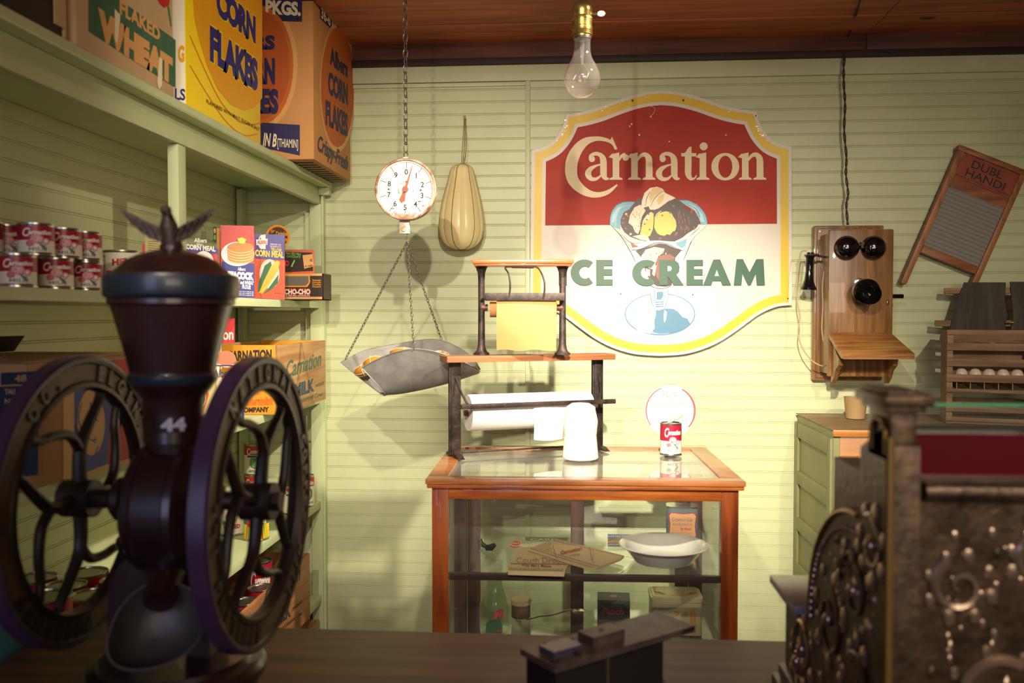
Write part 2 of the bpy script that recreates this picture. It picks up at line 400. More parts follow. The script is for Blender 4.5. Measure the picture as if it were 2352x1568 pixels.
for z0, z1 in ((1.551, 1.93), (1.179, 1.524), (.766, 1.151)):
    b = MB(); b.bb((-1.026, 2.142, z0), (-.998, 2.186, z1), paint_sh, bev=.002); b.build('divider_post', sh)
b = MB(); b.bb((-1.322, 3.34, .1), (-1.30, 3.383, 1.99), paint_sh); b.bb((-1.06, 3.374, 1.0), (-1.037, 3.384, 1.9), paint_sh); b.build('rear_upright', sh)

# ================================================================ CARTONS ON TOP OF THE SHELVES
ZT = 2.0185
def carton(name, label, cat, lo, hi, m, sides=None, group=None, rz=0, rootz=None, open_=False):
    """box standing with its near-left-bottom corner at lo; wall thickness is real when open"""
    r = thing(name, label, cat, ((lo[0]+hi[0])/2, (lo[1]+hi[1])/2, lo[2]), rz, group)
    return r
# dark carton, far left
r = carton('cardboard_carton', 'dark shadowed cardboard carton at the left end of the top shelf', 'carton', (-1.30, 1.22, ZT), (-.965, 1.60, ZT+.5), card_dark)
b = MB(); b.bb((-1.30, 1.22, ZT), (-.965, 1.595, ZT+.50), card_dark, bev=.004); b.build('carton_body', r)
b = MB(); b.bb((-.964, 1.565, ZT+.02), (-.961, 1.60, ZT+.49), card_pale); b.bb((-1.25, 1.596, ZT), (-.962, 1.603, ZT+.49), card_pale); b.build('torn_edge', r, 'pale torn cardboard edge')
# flaked wheat carton: printed face on x = -.96
r = carton('cereal_carton', 'tan cardboard carton with a green flaked wheat panel', 'carton', (-1.30, 1.63, ZT), (-.96, 2.04, ZT+.42), card)
b = MB(); b.bb((-1.30, 1.632, ZT), (-.96, 2.042, ZT+.51), card_pale, bev=.003); px = ('x', -.9595)
b.art([(203, 0), (203, 72), (403, 202), (403, 92), (232, -32)], mat('faded_green_print', '3E6B4C', .6, var=.25, vscale=30), px)
b.text('FLAKED', (274, 29), (367, 94), 32, tan_, px, 2, .045); b.text('WHEAT', (224, 82), (396, 190), 64, tan_, px, 2, .075)
b.art([(362, 0), (366, 8), (376, 18), (388, 12), (390, 0), (384, -10), (368, -14)], red, px); b.art([(384, 14), (388, 14), (394, 60), (392, 62)], greenp, px)
b.art([(365, 130), (372, 137), (371, 196), (364, 205), (360, 190)], cream, px, 3); b.art([(262, 20), (275, 34), (274, 50), (268, 100), (263, 92)], cream, px, 3); b.build('carton_body', r)
# yellow corn flakes carton
r = carton('cereal_carton', 'bright yellow carton with large blue corn flakes lettering', 'carton', (-1.29, 2.108, ZT), (-.96, 2.62, ZT+.43), yellow)
b = MB(); b.bb((-1.29, 2.108, ZT), (-.96, 2.622, ZT+.515), yellow, bev=.003)
b.flat([(-1.288, 2.1074, ZT+.001), (-.9615, 2.1074, ZT+.001), (-.9615, 2.1074, ZT+.51), (-1.288, 2.1074, ZT+.51)], creamy); px = ('x', -.9595)
py_ = ('y', 2.1074)
b.text('G', (409, 140), (424, 141), 36, gold, py_, 2, .05); b.text('LS', (402, 228), (426, 230), 26, navy, py_, 2, .03)
g = []
b.art([(441, -60), (446, 40), (457, 90), (475, 150), (500, 205), (530, 240), (560, 254), (585, 246), (602, 225), (602, -40)], gold, px)
b.stroke([(436, 82, 2), (470, 160, 2), (505, 230, 2), (540, 272, 2), (570, 286, 2), (601, 282, 2)], orange, px, 1); b.stroke([(436, 150, 2), (475, 215, 2), (520, 280, 2), (560, 310, 2), (590, 308, 2)], orange, px, 1)
for q, mm, o2, ly in ((yellow, 0, .105, 3), (navy, 0, .065, 4)):
    b.text('CORN', (496, 28), (586, 96), 62, q, px, ly, o2); b.text('FLAKES', (481, 133), (591, 205), 74, q, px, ly, o2)
b.text('FLAVORED WITH MALT, SUGAR & SALT', (473, 236), (595, 301), 9, blk, px, 3, .01)
b.build('carton_body', r)
# orange corn flakes shipping carton, overhanging the shelf end
r = carton('cereal_carton', 'big brown and orange corn flakes shipping carton overhanging the shelf end', 'carton', (-1.22, 2.87, ZT), (-.87, 3.36, ZT+.42), card)
cb = mat('printed_board', 'C58A4E', .7, var=.1, vscale=5); ob = mat('orange_board', 'C8661E', .65, var=.12, vscale=4); nb = mat('navy_board', '24224E', .6)
b = MB(); b.bb((-1.22, 2.872, ZT), (-.87, 3.35, ZT+.524), cb, bev=.004)
b.bb((-1.2, 2.9, ZT-.0008), (-.88, 3.33, ZT+.001), card)
py_ = ('y', 2.8715); px = ('x', -.8695)
b.arcs((596, 150), 88, 150, tan_, py_, 1); b.arcs((596, 150), 78, 138, ob, py_, 2); b.arcs((596, 150), 70, 126, mat('deep_orange_board', 'B4551C', .65), py_, 3)
b.art([(560, -5), (694, -5), (694, 50), (560, 47)], nb, py_, 1); b.text('PKGS.', (610, 30), (691, 35), 30, cream, py_, 2, .05)
b.text('ERS', (560, 112), (632, 112), 30, nb, py_, 4, .06); b.text('ORN', (560, 188), (632, 190), 55, nb, py_, 4, .06); b.text('AKES', (540, 255), (640, 258), 52, nb, py_, 4, .06)
b.art([(560, 279), (689, 287), (689, 357), (560, 330)], nb, py_, 4); b.text('IN B', (604, 334), (636, 337), 30, cream, py_, 5, .03, .3); b.text('[THIAMIN]', (638, 337), (685, 340), 20, cream, py_, 5, .01)
b.art([(735, -20), (735, 42), (812, 118), (812, 40), (770, -30)], nb, px, 1); b.text('36-6 OZ. PKGS.', (737, 40), (810, 108), 26, cream, px, 2, .03)
b.arcs((775, 200), 42, 150, tan_, px, 1); b.arcs((775, 200), 38, 138, ob, px, 2)
b.text('Albers', (757, 145), (798, 178), 40, nb, px, 4, .04); b.text('CORN', (753, 212), (798, 240), 50, nb, px, 4, .05); b.text('FLAKES', (747, 282), (798, 312), 54, nb, px, 4, .05)
b.text('Crispy-Fresh', (729, 344), (799, 392), 38, mat('blue_script_print', '28365E', .6), px, 4, .02, .4)
for k in range(9):
    y0 = 2.92+k*.047; b.bb((-1.19, y0, ZT-.0015), (-.89, y0+.022, ZT), card_dark)
b.build('carton_body', r)

# ================================================================ CANS
def can_mesh(style, rad, h):
    """can with its label centred on -y; returns a root with parts"""
    r = thing('food_can', '-', 'can')
    b = MB(); rim = .0012
    b.lathe([(0, .001), (rad*.96, .0), (rad+rim, .0), (rad+rim, .003), (rad, .0045), (rad-.0002, .006), (rad-.0002, h-.006), (rad, h-.0045), (rad+rim, h-.003), (rad+rim, h), (rad-.002, h), (rad-.003, h-.0035), (rad*.75, h-.0035), (rad*.73, h-.0025), (0, h-.0025)], steel, 32, cap=False)
    b.build('can_body', r)
    l = MB()
    def wrap(ang0, z0, lay=1):
        R_ = rad+.0003*lay
        return lambda p: Vector((R_*sin(ang0+p[0]/rad), -R_*cos(ang0+p[0]/rad), z0+p[1]))
    def band(z0, z1, m, a0=-pi, a1=pi, lay=0):
        R_ = rad+.0003*lay; n = max(4, int(36*(a1-a0)/(2*pi))); vs = []
        for i in range(n+1):
            a = a0+(a1-a0)*i/n; vs += [(R_*sin(a), -R_*cos(a), z0), (R_*sin(a), -R_*cos(a), z1)]
        l.add(vs, [(2*i, 2*i+2, 2*i+3, 2*i+1) for i in range(n)], m)
    def disc(x, z, rx, rz_, m, lay=1, n=14, a0=0):
        f = wrap(0, 0, lay); l.add([f((x, z))]+[f((x+rx*cos(2*pi*i/n), z+rz_*sin(2*pi*i/n))) for i in range(n)], [(0, i+1, (i+1) % n+1) for i in range(n)], m)
    def txt(s, x0, z, wd, hh, m, lay=2, off=.02, shear=0, ang=0, rise=0):
        vs, fs, _ = glyphs(s, off, shear); f = wrap(ang, 0, lay)
        l.add([f((x0+a*wd, z+c*hh+rise*a)) for a, c in vs], fs, m, smooth=False)
    a, c = .006, h-.006; H = c-a
    def polyw(pts, m, lay=1):
        f = wrap(0, 0, lay); tri = tessellate_polygon([[Vector((p[0], p[1], 0)) for p in pts]])
        l.add([f(p) for p in pts], [tuple(t) for t in tri], m)
    if style == 'milk':
        band(a, a+H*.45, creamy); band(a+H*.45, c, crimson)
        txt('C', -rad*.85, a+H*.60, rad*.45, H*.33, creamy, 2, .03, .25); txt('arnation', -rad*.50, a+H*.68, rad*1.3, H*.17, creamy, 2, .05, .2)
        for x, z, rr, m in ((-.05, .50, .34, pink), (.42, .42, .22, pink), (-.42, .32, .22, mat('rose_print', 'C96A70', .5)), (0, .5, .2, mat('rose_light_print', 'EDB4B8', .5)), (.42, .42, .12, white)):
            disc(x*rad, a+H*z, rr*rad, rr*rad*.85, m, 3 if rr > .25 else 4)
        for k in range(6):
            an = .3+k*.5; polyw([(0, a+H*.35), (rad*.5*cos(an-.9), a+H*.33+rad*.4*sin(an-1.6)), (rad*.4*cos(an-.7), a+H*.28+rad*.4*sin(an-1.6))], greenp if k % 2 else grey, 4)
        txt('MILK', -rad*.5, a+H*.06, rad*1.0, H*.13, grey, 2, .02)
        for k in range(5): band(a+H*(.5+.08*k), a+H*(.52+.08*k), mat('rust_print', 'B2462C', .5), -2.0, -1.1, 1)
    elif style == 'cocoa':
        band(a, c, creamy); band(a+H*.42, a+H*.52, red, -1.0, 2.5, 1)
        txt('HEMO', -rad*.55, a+H*.66, rad*1.5, H*.16, red, 2, .06, 0, 0, .006)
        disc(rad*.55, a+H*.52, rad*.26, H*.2, navy, 3); disc(rad*.58, a+H*.52, rad*.15, H*.14, creamy, 4)
        txt('A FOOD DRINK', -rad*.7, a+H*.22, rad*1.2, H*.08, red, 2, .02, 0, 0, -.004)
        for k in range(3): band(a+H*.1, a+H*.9, grey, -1.35+.12*k, -1.30+.12*k, 1)
        band(a+H*.07, a+H*.09, blk, -1.4, -1.0, 1); band(a+H*.9, a+H*.92, blk, -1.4, -1.0, 1)
    elif style == 'beans':
        band(a, c, creamy); band(a+H*.68, c, red, lay=1)
        txt('C', -rad*.8, a+H*.70, rad*.4, H*.24, creamy, 2, .04); txt('ontadina', -rad*.4, a+H*.74, rad*1.35, H*.15, creamy, 2, .04)
        disc(rad*.1, a+H*.42, rad*.62, H*.24, red, 2); disc(rad*.1, a+H*.43, rad*.57, H*.22, lime, 3)
        for k in range(9):
            x = rad*(-.35+.11*k); polyw([(x, a+H*(.27+.02*(k % 3))), (x+rad*.05, a+H*.26), (x+rad*.12, a+H*(.56-.02*(k % 2))), (x+rad*.06, a+H*.58)], greenp, 4)
        txt('GREEN BEANS', -rad*.6, a+H*.06, rad*1.4, H*.09, greenp, 2, .02); band(a+H*.6, a+H*.66, navy, -.7, .2, 4)
    elif style == 'peas':
        band(a, a+H*.5, yellow); band(a+H*.5, c, mat('teal_print', '2A6468', .5))
        txt('Carnation', -rad*.8, a+H*.78, rad*1.6, H*.16, creamy, 2, .04, .3, 0, .003); txt('SIFTED SUGAR', -rad*.1, a+H*.68, rad*.9, H*.06, creamy, 2); txt('PEAS', rad*.15, a+H*.53, rad*.7, H*.12, creamy, 2, .04)
        for k in range(9):
            x = rad*(-.95+.24*k); polyw([(x, a+H*.02), (x+rad*.12, a), (x+rad*(.3-.05*k), a+H*(.5+.08*(k % 3))), (x+rad*(.14-.04*k), a+H*.45)], (orange, lime, gold)[k % 3], 2+k % 2)
        disc(-rad*.55, a+H*.55, rad*.25, H*.12, red, 4)
    elif style == 'tomato':
        band(a, c, creamy); disc(0, a+H*.62, rad*.5, H*.22, red, 1); txt('MINCED', -rad*.7, a+H*.2, rad*1.4, H*.14, crimson, 2, .05); disc(-rad*.7, a+H*.4, rad*.2, H*.08, greenp, 1)
    elif style == 'red':
        band(a, c, creamy); band(a+H*.55, c, red, lay=1); txt('Contadina', -rad*.8, a+H*.66, rad*1.6, H*.2, creamy, 2, .04); disc(0, a+H*.3, rad*.5, H*.2, red, 1)
    elif style == 'amber':
        band(a, c, gold); band(a+H*.5, c, mat('dark_red_print', '7A2214', .5), lay=1); txt('CORN', -rad*.5, a+H*.6, rad, H*.2, cream, 2, .03)
    elif style == 'teal':
        band(a, c, mat('teal_tin_print', '28544E', .4)); band(a+H*.3, a+H*.34, gold, lay=1); txt('COFFEE', -rad*.4, a+H*.45, rad*.8, H*.1, red, 2)
    elif style == 'redtin':
        band(a, c, red); txt('COFFEE', -rad*.7, a+H*.5, rad*1.4, H*.16, creamy, 2, .04); band(a+H*.2, a+H*.24, gold, lay=1)
    l.build('label', r)
    return r
PROTO = {}
def can(style, rad, h, x, y, z, face, label, group=None):
    """face: direction in degrees the label looks (0 = towards -y, + = turned towards +x)"""
    k = (style, rad, h); rz = radians(face)
    if k not in PROTO:
        r = can_mesh(*k); PROTO[k] = r; r.matrix_basis = Matrix.Translation((x, y, z)) @ Matrix.Rotation(rz, 4, 'Z'); r['label'] = label
        if group: r['group'] = group
        return r
    r = dup(PROTO[k], (x, y, z), rz, label, group)
    if not group and 'group' in r: del r['group']
    return r
def xat(px_, Xv):  # depth along the wall at which a column of the photo meets the plane x = Xv
    return PX(px_, 722, Xv).y
Z2, Z3, Z4, Z5 = 1.551, 1.179, .766, .393
G = 'small red and white milk cans stacked on the second shelf'
mk = lambda px_, X_, z, lb, f=38: can('milk', .0325, .0615, X_, xat(px_, X_), z, f, lb, G)
mk(42, -1.040, Z2, 'red and white milk can in the bottom row, leftmost of the stack'); mk(130, -1.040, Z2, 'red and white milk can in the middle of the bottom row'); mk(200, -1.040, Z2, 'milk can at the right end of the bottom row, beside the cream tins')
mk(86, -1.040, Z2+.0622, 'largest looking milk can of the upper row, at its left'); mk(151, -1.040, Z2+.0622, 'middle milk can of the upper row'); mk(199, -1.040, Z2+.0622, 'rightmost milk can of the upper row, above the cream tins')
mk(20, -1.115, Z2+.0622, 'shadowed milk can behind the upper row, just left of the largest one'); mk(-34, -1.115, Z2+.0622, 'dark milk can cut by the left edge of the photo')
for q in (-62, 20, 95): mk(q, -1.115, Z2, 'milk can hidden in the rear bottom row, at the %s' % {-62: 'left', 20: 'middle', 95: 'right'}[q])
can('cocoa', .042, .100, -1.075, xat(283, -1.075), Z2, 28, 'cream tin with red lettering and a red band, next to the milk cans', 'cream cocoa tins'); can('cocoa', .042, .100, -1.125, xat(352, -1.125), Z2, 20, 'cream tin with red lettering, partly behind the red recipe box', 'cream cocoa tins')
# shelf four
G = 'green bean cans on the fourth shelf'
can('beans', .037, .118, -1.04, 3.14, Z4, 20, 'green bean can in front, seen through the right wheel', G); can('beans', .037, .118, -1.035, 3.262, Z4, 30, 'green bean can nearest the shelf end', G)
can('beans', .037, .118, -1.235, 3.27, Z4, 15, 'green bean can carrying another can at the back', G); can('beans', .037, .118, -1.235, 3.27, Z4+.1185, 22, 'green bean can on top of another at the back', G)
can('peas', .040, .105, -1.04, 2.77, Z4, 18, 'can with teal top and yellow pods'); can('tomato', .040, .105, -1.145, 2.83, Z4, 18, 'white can with a red tomato, left of the pea can')
G = 'large cans on the fourth shelf seen through the left wheel'
for i, (x, y) in enumerate(((-1.045, 1.93), (-1.055, 1.82), (-1.152, 1.877), (-1.158, 1.978), (-1.255, 1.93))):
    can('red', .047, .122, x, y, Z4, 35, ('red labelled can at the shelf edge, farther one', 'red labelled can at the shelf edge, nearer one', 'second row can behind the edge cans, nearer one', 'second row can behind the edge cans, farther one', 'can closest to the wall in the cluster')[i], G)
can('amber', .050, .150, -1.09, 2.16, Z4, 30, 'tall amber and dark red can behind the left wheel')
can('teal', .045, .19, -1.045, 1.53, Z4, 35, 'tall dark teal tin at the lower left edge of the photo'); can('redtin', .05, .17, -1.06, 1.66, Z4, 35, 'tall red tin beside the teal tin at lower left')

# ================================================================ BOXES ON SHELF TWO
def facing_box(name, label, cat, pxl, pxr, Xr, y, z, h, dep, m, draw, pyt, pyb, group=None):
    """upright box turned towards the room: right front edge at x = Xr; drawing in pixel coordinates on its true front plane"""
    pr = Vector((Xr, y, z)); n = Vector((sin(radians(17)), -cos(radians(17)), 0))
    pl = ('g', (pr, n)); a = plane_pt(pl, pxl, 700); a.z = z; r = thing(name, label, cat, ((a.x+pr.x)/2, (a.y+pr.y)/2, z), 0, group)
    u = (pr-a); b = MB(); back = -n*dep
    c0 = [a, pr, pr+back, a+back]; vs = [tuple(c) for c in c0]+[(c.x, c.y, z+h) for c in c0]
    b.add(vs, [(3, 2, 1, 0), (4, 5, 6, 7), (0, 1, 5, 4), (1, 2, 6, 5), (2, 3, 7, 6), (3, 0, 4, 7)], m, smooth=False)
    draw(b, pl); b.build('box_body', r); return r
def zat(px_, py_, X_): return PX(px_, py_, X_).z
def d_recipe(b, pl):
    b.art([(333, 590), (333, 530), (346, 522), (369, 531), (369, 590)], mat('khaki_print', 'B8A868', .6), pl); b.text('EASY', (344, 540), (354, 541), 4, brownp, pl); b.text('RECIPES', (340, 547), (358, 548), 4, brownp, pl)
    for k in range(7): b.art([(340, 553+5*k), (364, 555+5*k), (364, 556.2+5*k), (340, 554.2+5*k)], brownp, pl, 2)
facing_box('recipe_box', 'red box with a tall cream panel of print, left of the eagle finial', 'box', 328, 372, -1.03, xat(373, -1.03), Z2, .125, .04, red, d_recipe, 518, 680)
def d_coral(b, pl): b.art([(376, 548), (398, 552), (398, 580), (376, 580)], cream, pl)
facing_box('food_box', 'plain coral red box behind the eagle finial', 'box', 371, 392, -1.12, 2.42, Z2, .13, .05, mat('coral_print', 'D8503C', .5), d_coral, 540, 680)
def d_white(b, pl):
    b.art([(424, 579), (499.6, 583), (499.6, 684), (424, 684)], red, pl); b.text('Albers', (446, 556), (475, 557), 10, white, pl, 2, .03); b.text('White', (451, 563), (466, 564), 5, white, pl, 2, .02)
    b.text('CORN MEAL', (427, 571), (495, 577), 11, white, pl, 2, .05); b.arcs((468, 606), 24, 30, white, pl, 2); b.art([(448, 600), (462, 588), (480, 592), (488, 612), (476, 604)], lime, pl, 3); b.art([(452, 606), (470, 596), (486, 620), (470, 622)], cream, pl, 4)
facing_box('cornmeal_box', 'blue and red white corn meal box right of the eagle finial', 'box', 428, 500, -1.09, xat(500, -1.09), Z2, .152, .05, purpleblue, d_white, 533, 684, 'corn meal boxes')
def d_side(b, pl):
    b.art([(490, 520), (497, 521), (497, 556), (490, 556)], blk, pl); b.arcs((493.5, 530), 2.6, 6, gold, pl, 2); b.arcs((493.5, 545), 2.6, 6, lime, pl, 2); b.art([(498, 524), (506, 525), (506, 684), (498, 684)], gold, pl)
facing_box('flour_box', 'yellow edged box squeezed behind the pancake box', 'box', 488, 508, -1.165, xat(508, -1.165), Z2, .165, .05, red, d_side, 515, 684)
def d_red2(b, pl): b.art([(462, 530), (474, 531), (474, 550), (462, 550)], mat('olive_print', '6A6A30', .6), pl)
facing_box('food_box', 'red box top showing behind the blue corn meal box', 'box', 455, 490, -1.20, xat(490, -1.20), Z2, .170, .04, red, d_red2, 517, 680)
def d_pan(b, pl):
    b.art([(509, 600), (584.6, 605), (584.6, 684), (509, 682)], navy, pl)
    b.arcs((546, 583), 38, 28, white, pl, 2, n=32); b.arcs((546, 581), 34, 24, mat('plate_shade_print', 'D8DCEC', .5), pl, 3, n=32)
    pc, pd = mat('pancake_print', 'C98A4A', .5), mat('pancake_edge_print', 'E8C48A', .5)
    for k in range(5):
        y = 594-6*k; b.arcs((553, y), 30, 12, pd, pl, 4+2*k, n=28); b.arcs((553, y-2), 30, 11.5, pc, pl, 5+2*k, n=28)
    b.art([(545, 548), (556, 545), (566, 550), (562, 560), (550, 559)], yellow, pl, 15)
    b.text('Albers', (546, 621), (564, 622), 8, white, pl, 3, .02); b.text('PEACOCK', (523, 638), (583, 642), 15, white, pl, 3, .09)
    b.text('WHEAT and WHEAT', (530, 650), (583, 654), 8, white, pl, 3, .04, .2); b.text('FLOUR', (556, 662), (576, 664), 9, white, pl, 3, .04, .2); b.arcs((549, 658), 3, 3, red, pl, 3)
    for k in range(3): b.text('NET WT 2 LBS 8 OZ', (548, 670+4*k), (583, 671.5+4*k), 2.2, white, pl, 3, .01)
facing_box('pancake_flour_box', 'red and blue box picturing a stack of pancakes', 'box', 508, 585, -1.04, xat(585, -1.04), Z2, PX(585, 519, -1.04).z-Z2, .055, mat('bright_red_print', 'D23A30', .4), d_pan, 512, 684)
def d_yel(b, pl):
    b.art([(586, 594), (654.6, 598), (654.6, 688), (586, 684)], mat('corn_orange_print', 'E65A18', .45), pl)
    b.arcs((601, 556), 8, 16, white, pl, 2, n=20); b.arcs((601, 551), 4, 8, purpleblue, pl, 3); b.art([(598, 540), (610, 538), (610, 572), (605, 572)], white, pl, 3); b.art([(588, 550), (615, 548), (614, 562), (589, 563)], white, pl, 4); b.text('ALBERS', (591, 560), (613, 560), 8, red, pl, 5, .03)
    b.text('YELLOW', (622, 576), (647, 579), 8, yellow, pl, 2, .04); b.text('CORN MEAL', (586, 587), (652, 592), 14, yellow, pl, 2, .05)
    b.text('ENRICHED AND', (621, 562), (646, 564), 3.5, white, pl, 2, .01); b.text('DEGERMINATED', (621, 567), (646, 569), 3.5, white, pl, 2, .01)
    b.arcs((619, 629), 23, 34, white, pl, 2, n=28)
    b.art([(592, 670), (594, 650), (608, 610), (622, 600), (626, 620), (612, 648), (600, 668)], greenp, pl, 3); b.art([(604, 676), (618, 660), (640, 630), (638, 650), (622, 666)], greenp, pl, 3)
    b.art([(595, 672), (604, 650), (622, 612), (636, 598), (643, 602), (638, 622), (618, 655), (602, 674)], yellow, pl, 4)
    for k in range(5): b.stroke([(600+3*k, 664-2*k, .6), (624+3.6*k, 612+1.5*k, .6)], gold, pl, 5, smooth=1)
    b.text('NET WT 24 OZ', (630, 674), (646, 675), 2.2, blk, pl, 3, .0)
facing_box('cornmeal_box', 'blue and orange yellow corn meal box with an ear of corn', 'box', 585, 655, -1.0, xat(655, -1.0), Z2, PX(655, 539, -1.0).z-Z2, .045, purpleblue, d_yel, 533, 688, 'corn meal boxes')
# round advertising disc
r = thing('round_sign', 'small round orange rimmed drinks sign behind the boxes', 'sign', PY(638, 690, 3.10)); b = MB(); c = PY(638, 545, 3.12)
b.lathe([(.045, 0), (.045, .003)], gold, 28, Matrix.Translation(c) @ Matrix.Rotation(pi/2, 4, 'X')); pl = ('y', c.y-.003)
b.arcs((638, 545), 25, 26, orange, pl, 1); b.arcs((638, 545), 22.5, 23.5, mat('sepia_print', '4E3420', .5), pl, 2)
b.text('for', (622, 535), (632, 533), 8, gold, pl, 3, .02, .3); b.text('Drinks', (634, 540), (660, 541), 9, gold, pl, 3, .03); b.text('Tarts', (640, 553), (660, 553), 8, gold, pl, 3, .03); b.text('Pies', (642, 565), (658, 565), 8, gold, pl, 3, .03)
b.bb((c.x-.006, c.y, Z2), (c.x+.006, c.y+.004, c.z), gold); b.build('sign_disc', r)
# cho-cho cartons
chb = mat('dark_chocolate_print', '33221A', .45)
r = thing('candy_carton', 'low open chocolate bar carton at the end of the second shelf', 'carton', (PY(700, 686, 3.03).x, 3.10, Z2)); b = MB(); yv = 3.03; pl = ('y', yv-.0003)
a, c = PY(640, 686, yv), PY(742, 686, yv); zt = PY(742, 628, yv).z; b.bb((a.x, yv, Z2), (c.x, yv+.004, zt), tan_); b.bb((a.x, yv+.10, Z2), (c.x, yv+.104, zt), tan_); b.bb((a.x, yv, Z2), (a.x+.003, yv+.104, zt), chb); b.bb((c.x-.003, yv, Z2), (c.x, yv+.104, zt), chb); b.bb((a.x, yv, Z2), (c.x, yv+.104, Z2+.003), chb)
b.art([(642, 634), (741.5, 633), (741.5, 681), (642, 681)], chb, pl, 1); b.arcs((672, 642), 42, 15, gold, pl, 2, a0=180, a1=360); b.art([(640, 632), (712, 632), (712, 650), (706, 659), (640, 659)], gold, pl, 3); b.art([(640, 634), (709, 634), (709, 649), (703, 656), (640, 656)], mat('carton_window', '6E6258', .5), pl, 4)
b.text('CHO-CHO', (653, 676), (714, 676), 13, mat('tomato_print', 'D8402A', .5), pl, 5, .1); b.text('CHO-CHO', (654, 675), (713, 675), 11, creamy, pl, 6, .04); b.text('MALTED MILK CHOCOLATE', (653, 680), (712, 680), 2.6, creamy, pl, 5, .02)
for k, s_ in enumerate(('Sauces', 'Icings', 'Candies', 'Desserts')): b.text(s_, (718, 645+5*k), (737, 645+5*k), 4.2, gold, pl, 5, .02)
b.build('tray', r)
b = MB(); yl = yv+.108; pl = ('y', yl-.0003); a2, c2 = PY(648, 640, yl), PY(722, 640, yl); z0, z1 = PY(648, 634, yl).z-.02, PY(648, 574, yl).z
b.bb((a2.x, yl, z0), (c2.x, yl+.004, z1), mat('carton_rim_print', 'C8562A', .5), bev=.0015); b.art([(650, 578), (717, 580), (719, 622), (650, 625)], chb, pl, 1)
b.text('MALTED MILK', (657, 584), (692, 586), 5, lime, pl, 2, .01); b.text('CHOCOLATE', (659, 591), (690, 592), 5, lime, pl, 2, .01); b.art([(695, 586), (718, 583), (721, 611), (699, 617)], tan_, pl, 2)
b.text('c', (712, 600), (718, 600), 8, blk, pl, 3, .02); b.text('a can', (701, 613), (718, 611), 5, blk, pl, 3, .02); b.text('TO', (648, 610), (664, 610), 12, red, pl, 2, .06); b.art([(668, 612), (676, 596), (678, 598), (671, 613)], lime, pl, 2)
b.build('lid', r)

# ================================================================ SHELF THREE
r = thing('cardboard_carton', 'large milk carton with a child face on blue and a red panel', 'carton', (-1.15, 1.73, Z3)); b = MB(); X0 = -.985; H_ = .232
b.bb((-1.31, 1.50, Z3), (X0, 1.955, Z3+H_), card, bev=.003); px = ('x', X0+.0004); py_ = ('y', 1.4996); bluep = mat('carton_blue_print', '444EA8', .6); redp = mat('carton_red_print', 'C03030', .6); bg = mat('carton_tan_print', 'E0BC80', .7)
C4 = (0, 780, 4.481)
b.art([(620, 250), (1540, 100), (1545, 1310), (1400, 1180), (700, 1470), (620, 1500)], bg, px, 1, C4) if False else None
b.art([(145, 838), (344, 815), (344, 1052), (145, 1112)], bg, px, 1); b.art([(170, 838), (262, 826), (246, 1065), (170, 1095)], bluep, px, 2); b.art([(262, 826), (344, 816), (344, 1040), (246, 1066)], redp, px, 2)
b.arcs((208, 970), 32, 76, bg, px, 3, n=32)
for st in ([(840, 650, 8), (800, 800, 10), (840, 950, 10)], [(920, 640, 10), (950, 760, 26), (1000, 840, 8)], [(1000, 600, 8), (1060, 700, 14), (1090, 800, 6)], [(910, 1020, 6), (950, 1035, 16), (990, 1020, 6)], [(970, 990, 5), (965, 1050, 8), (985, 1060, 5)], [(960, 1190, 10), (990, 1130, 12), (1000, 1100, 8)], [(780, 880, 10), (800, 980, 14), (800, 1030, 8)]):
    b.stroke(st, bluep, px, 4, C4)
b.text('M', (266, 988), (296, 976), 80, bg, px, 4, .03); b.text('IN', (306, 1036), (322, 1030), 60, bg, px, 4, .02); b.text('o', (248, 920), (256, 916), 22, bg, px, 4, .02)
nv = mat('carton_navy_print', '16243E', .6)
b.art([(2, 856), (88, 852), (88, 880), (2, 884)], nv, py_, 1); b.text('48', (34, 877), (62, 875), 16, card, py_, 2, .03)
b.art([(-60, 890), (88, 884), (88, 1090), (-60, 1110)], nv, py_, 1)
for k, s_ in enumerate(('TALL CANS', 'NET WT', 'MILK')): b.text(s_, (12, 905+22*k), (72, 902+22*k), 12, card_pale, py_, 2, .02)
b.build('carton_body', r)
b = MB(); b.add([(-1.30, 1.50, Z3+H_), (X0, 1.50, Z3+H_), (X0-.02, 1.36, Z3+H_+.035), (-1.31, 1.38, Z3+H_+.045)], [(0, 1, 2, 3)], card_pale, smooth=False); b.build('near_flap', r)
b = MB(); b.bb((-1.29, 1.52, Z3+H_+.0005), (X0-.01, 1.93, Z3+H_+.003), card_pale); b.add([(-1.31, 1.5, Z3+H_+.003), (-1.31, 1.95, Z3+H_+.003), (-1.27, 1.93, Z3+H_+.04), (-1.27, 1.52, Z3+H_+.045)], [(0, 1, 2, 3)], card_dark, smooth=False); b.build('top_flap', r)
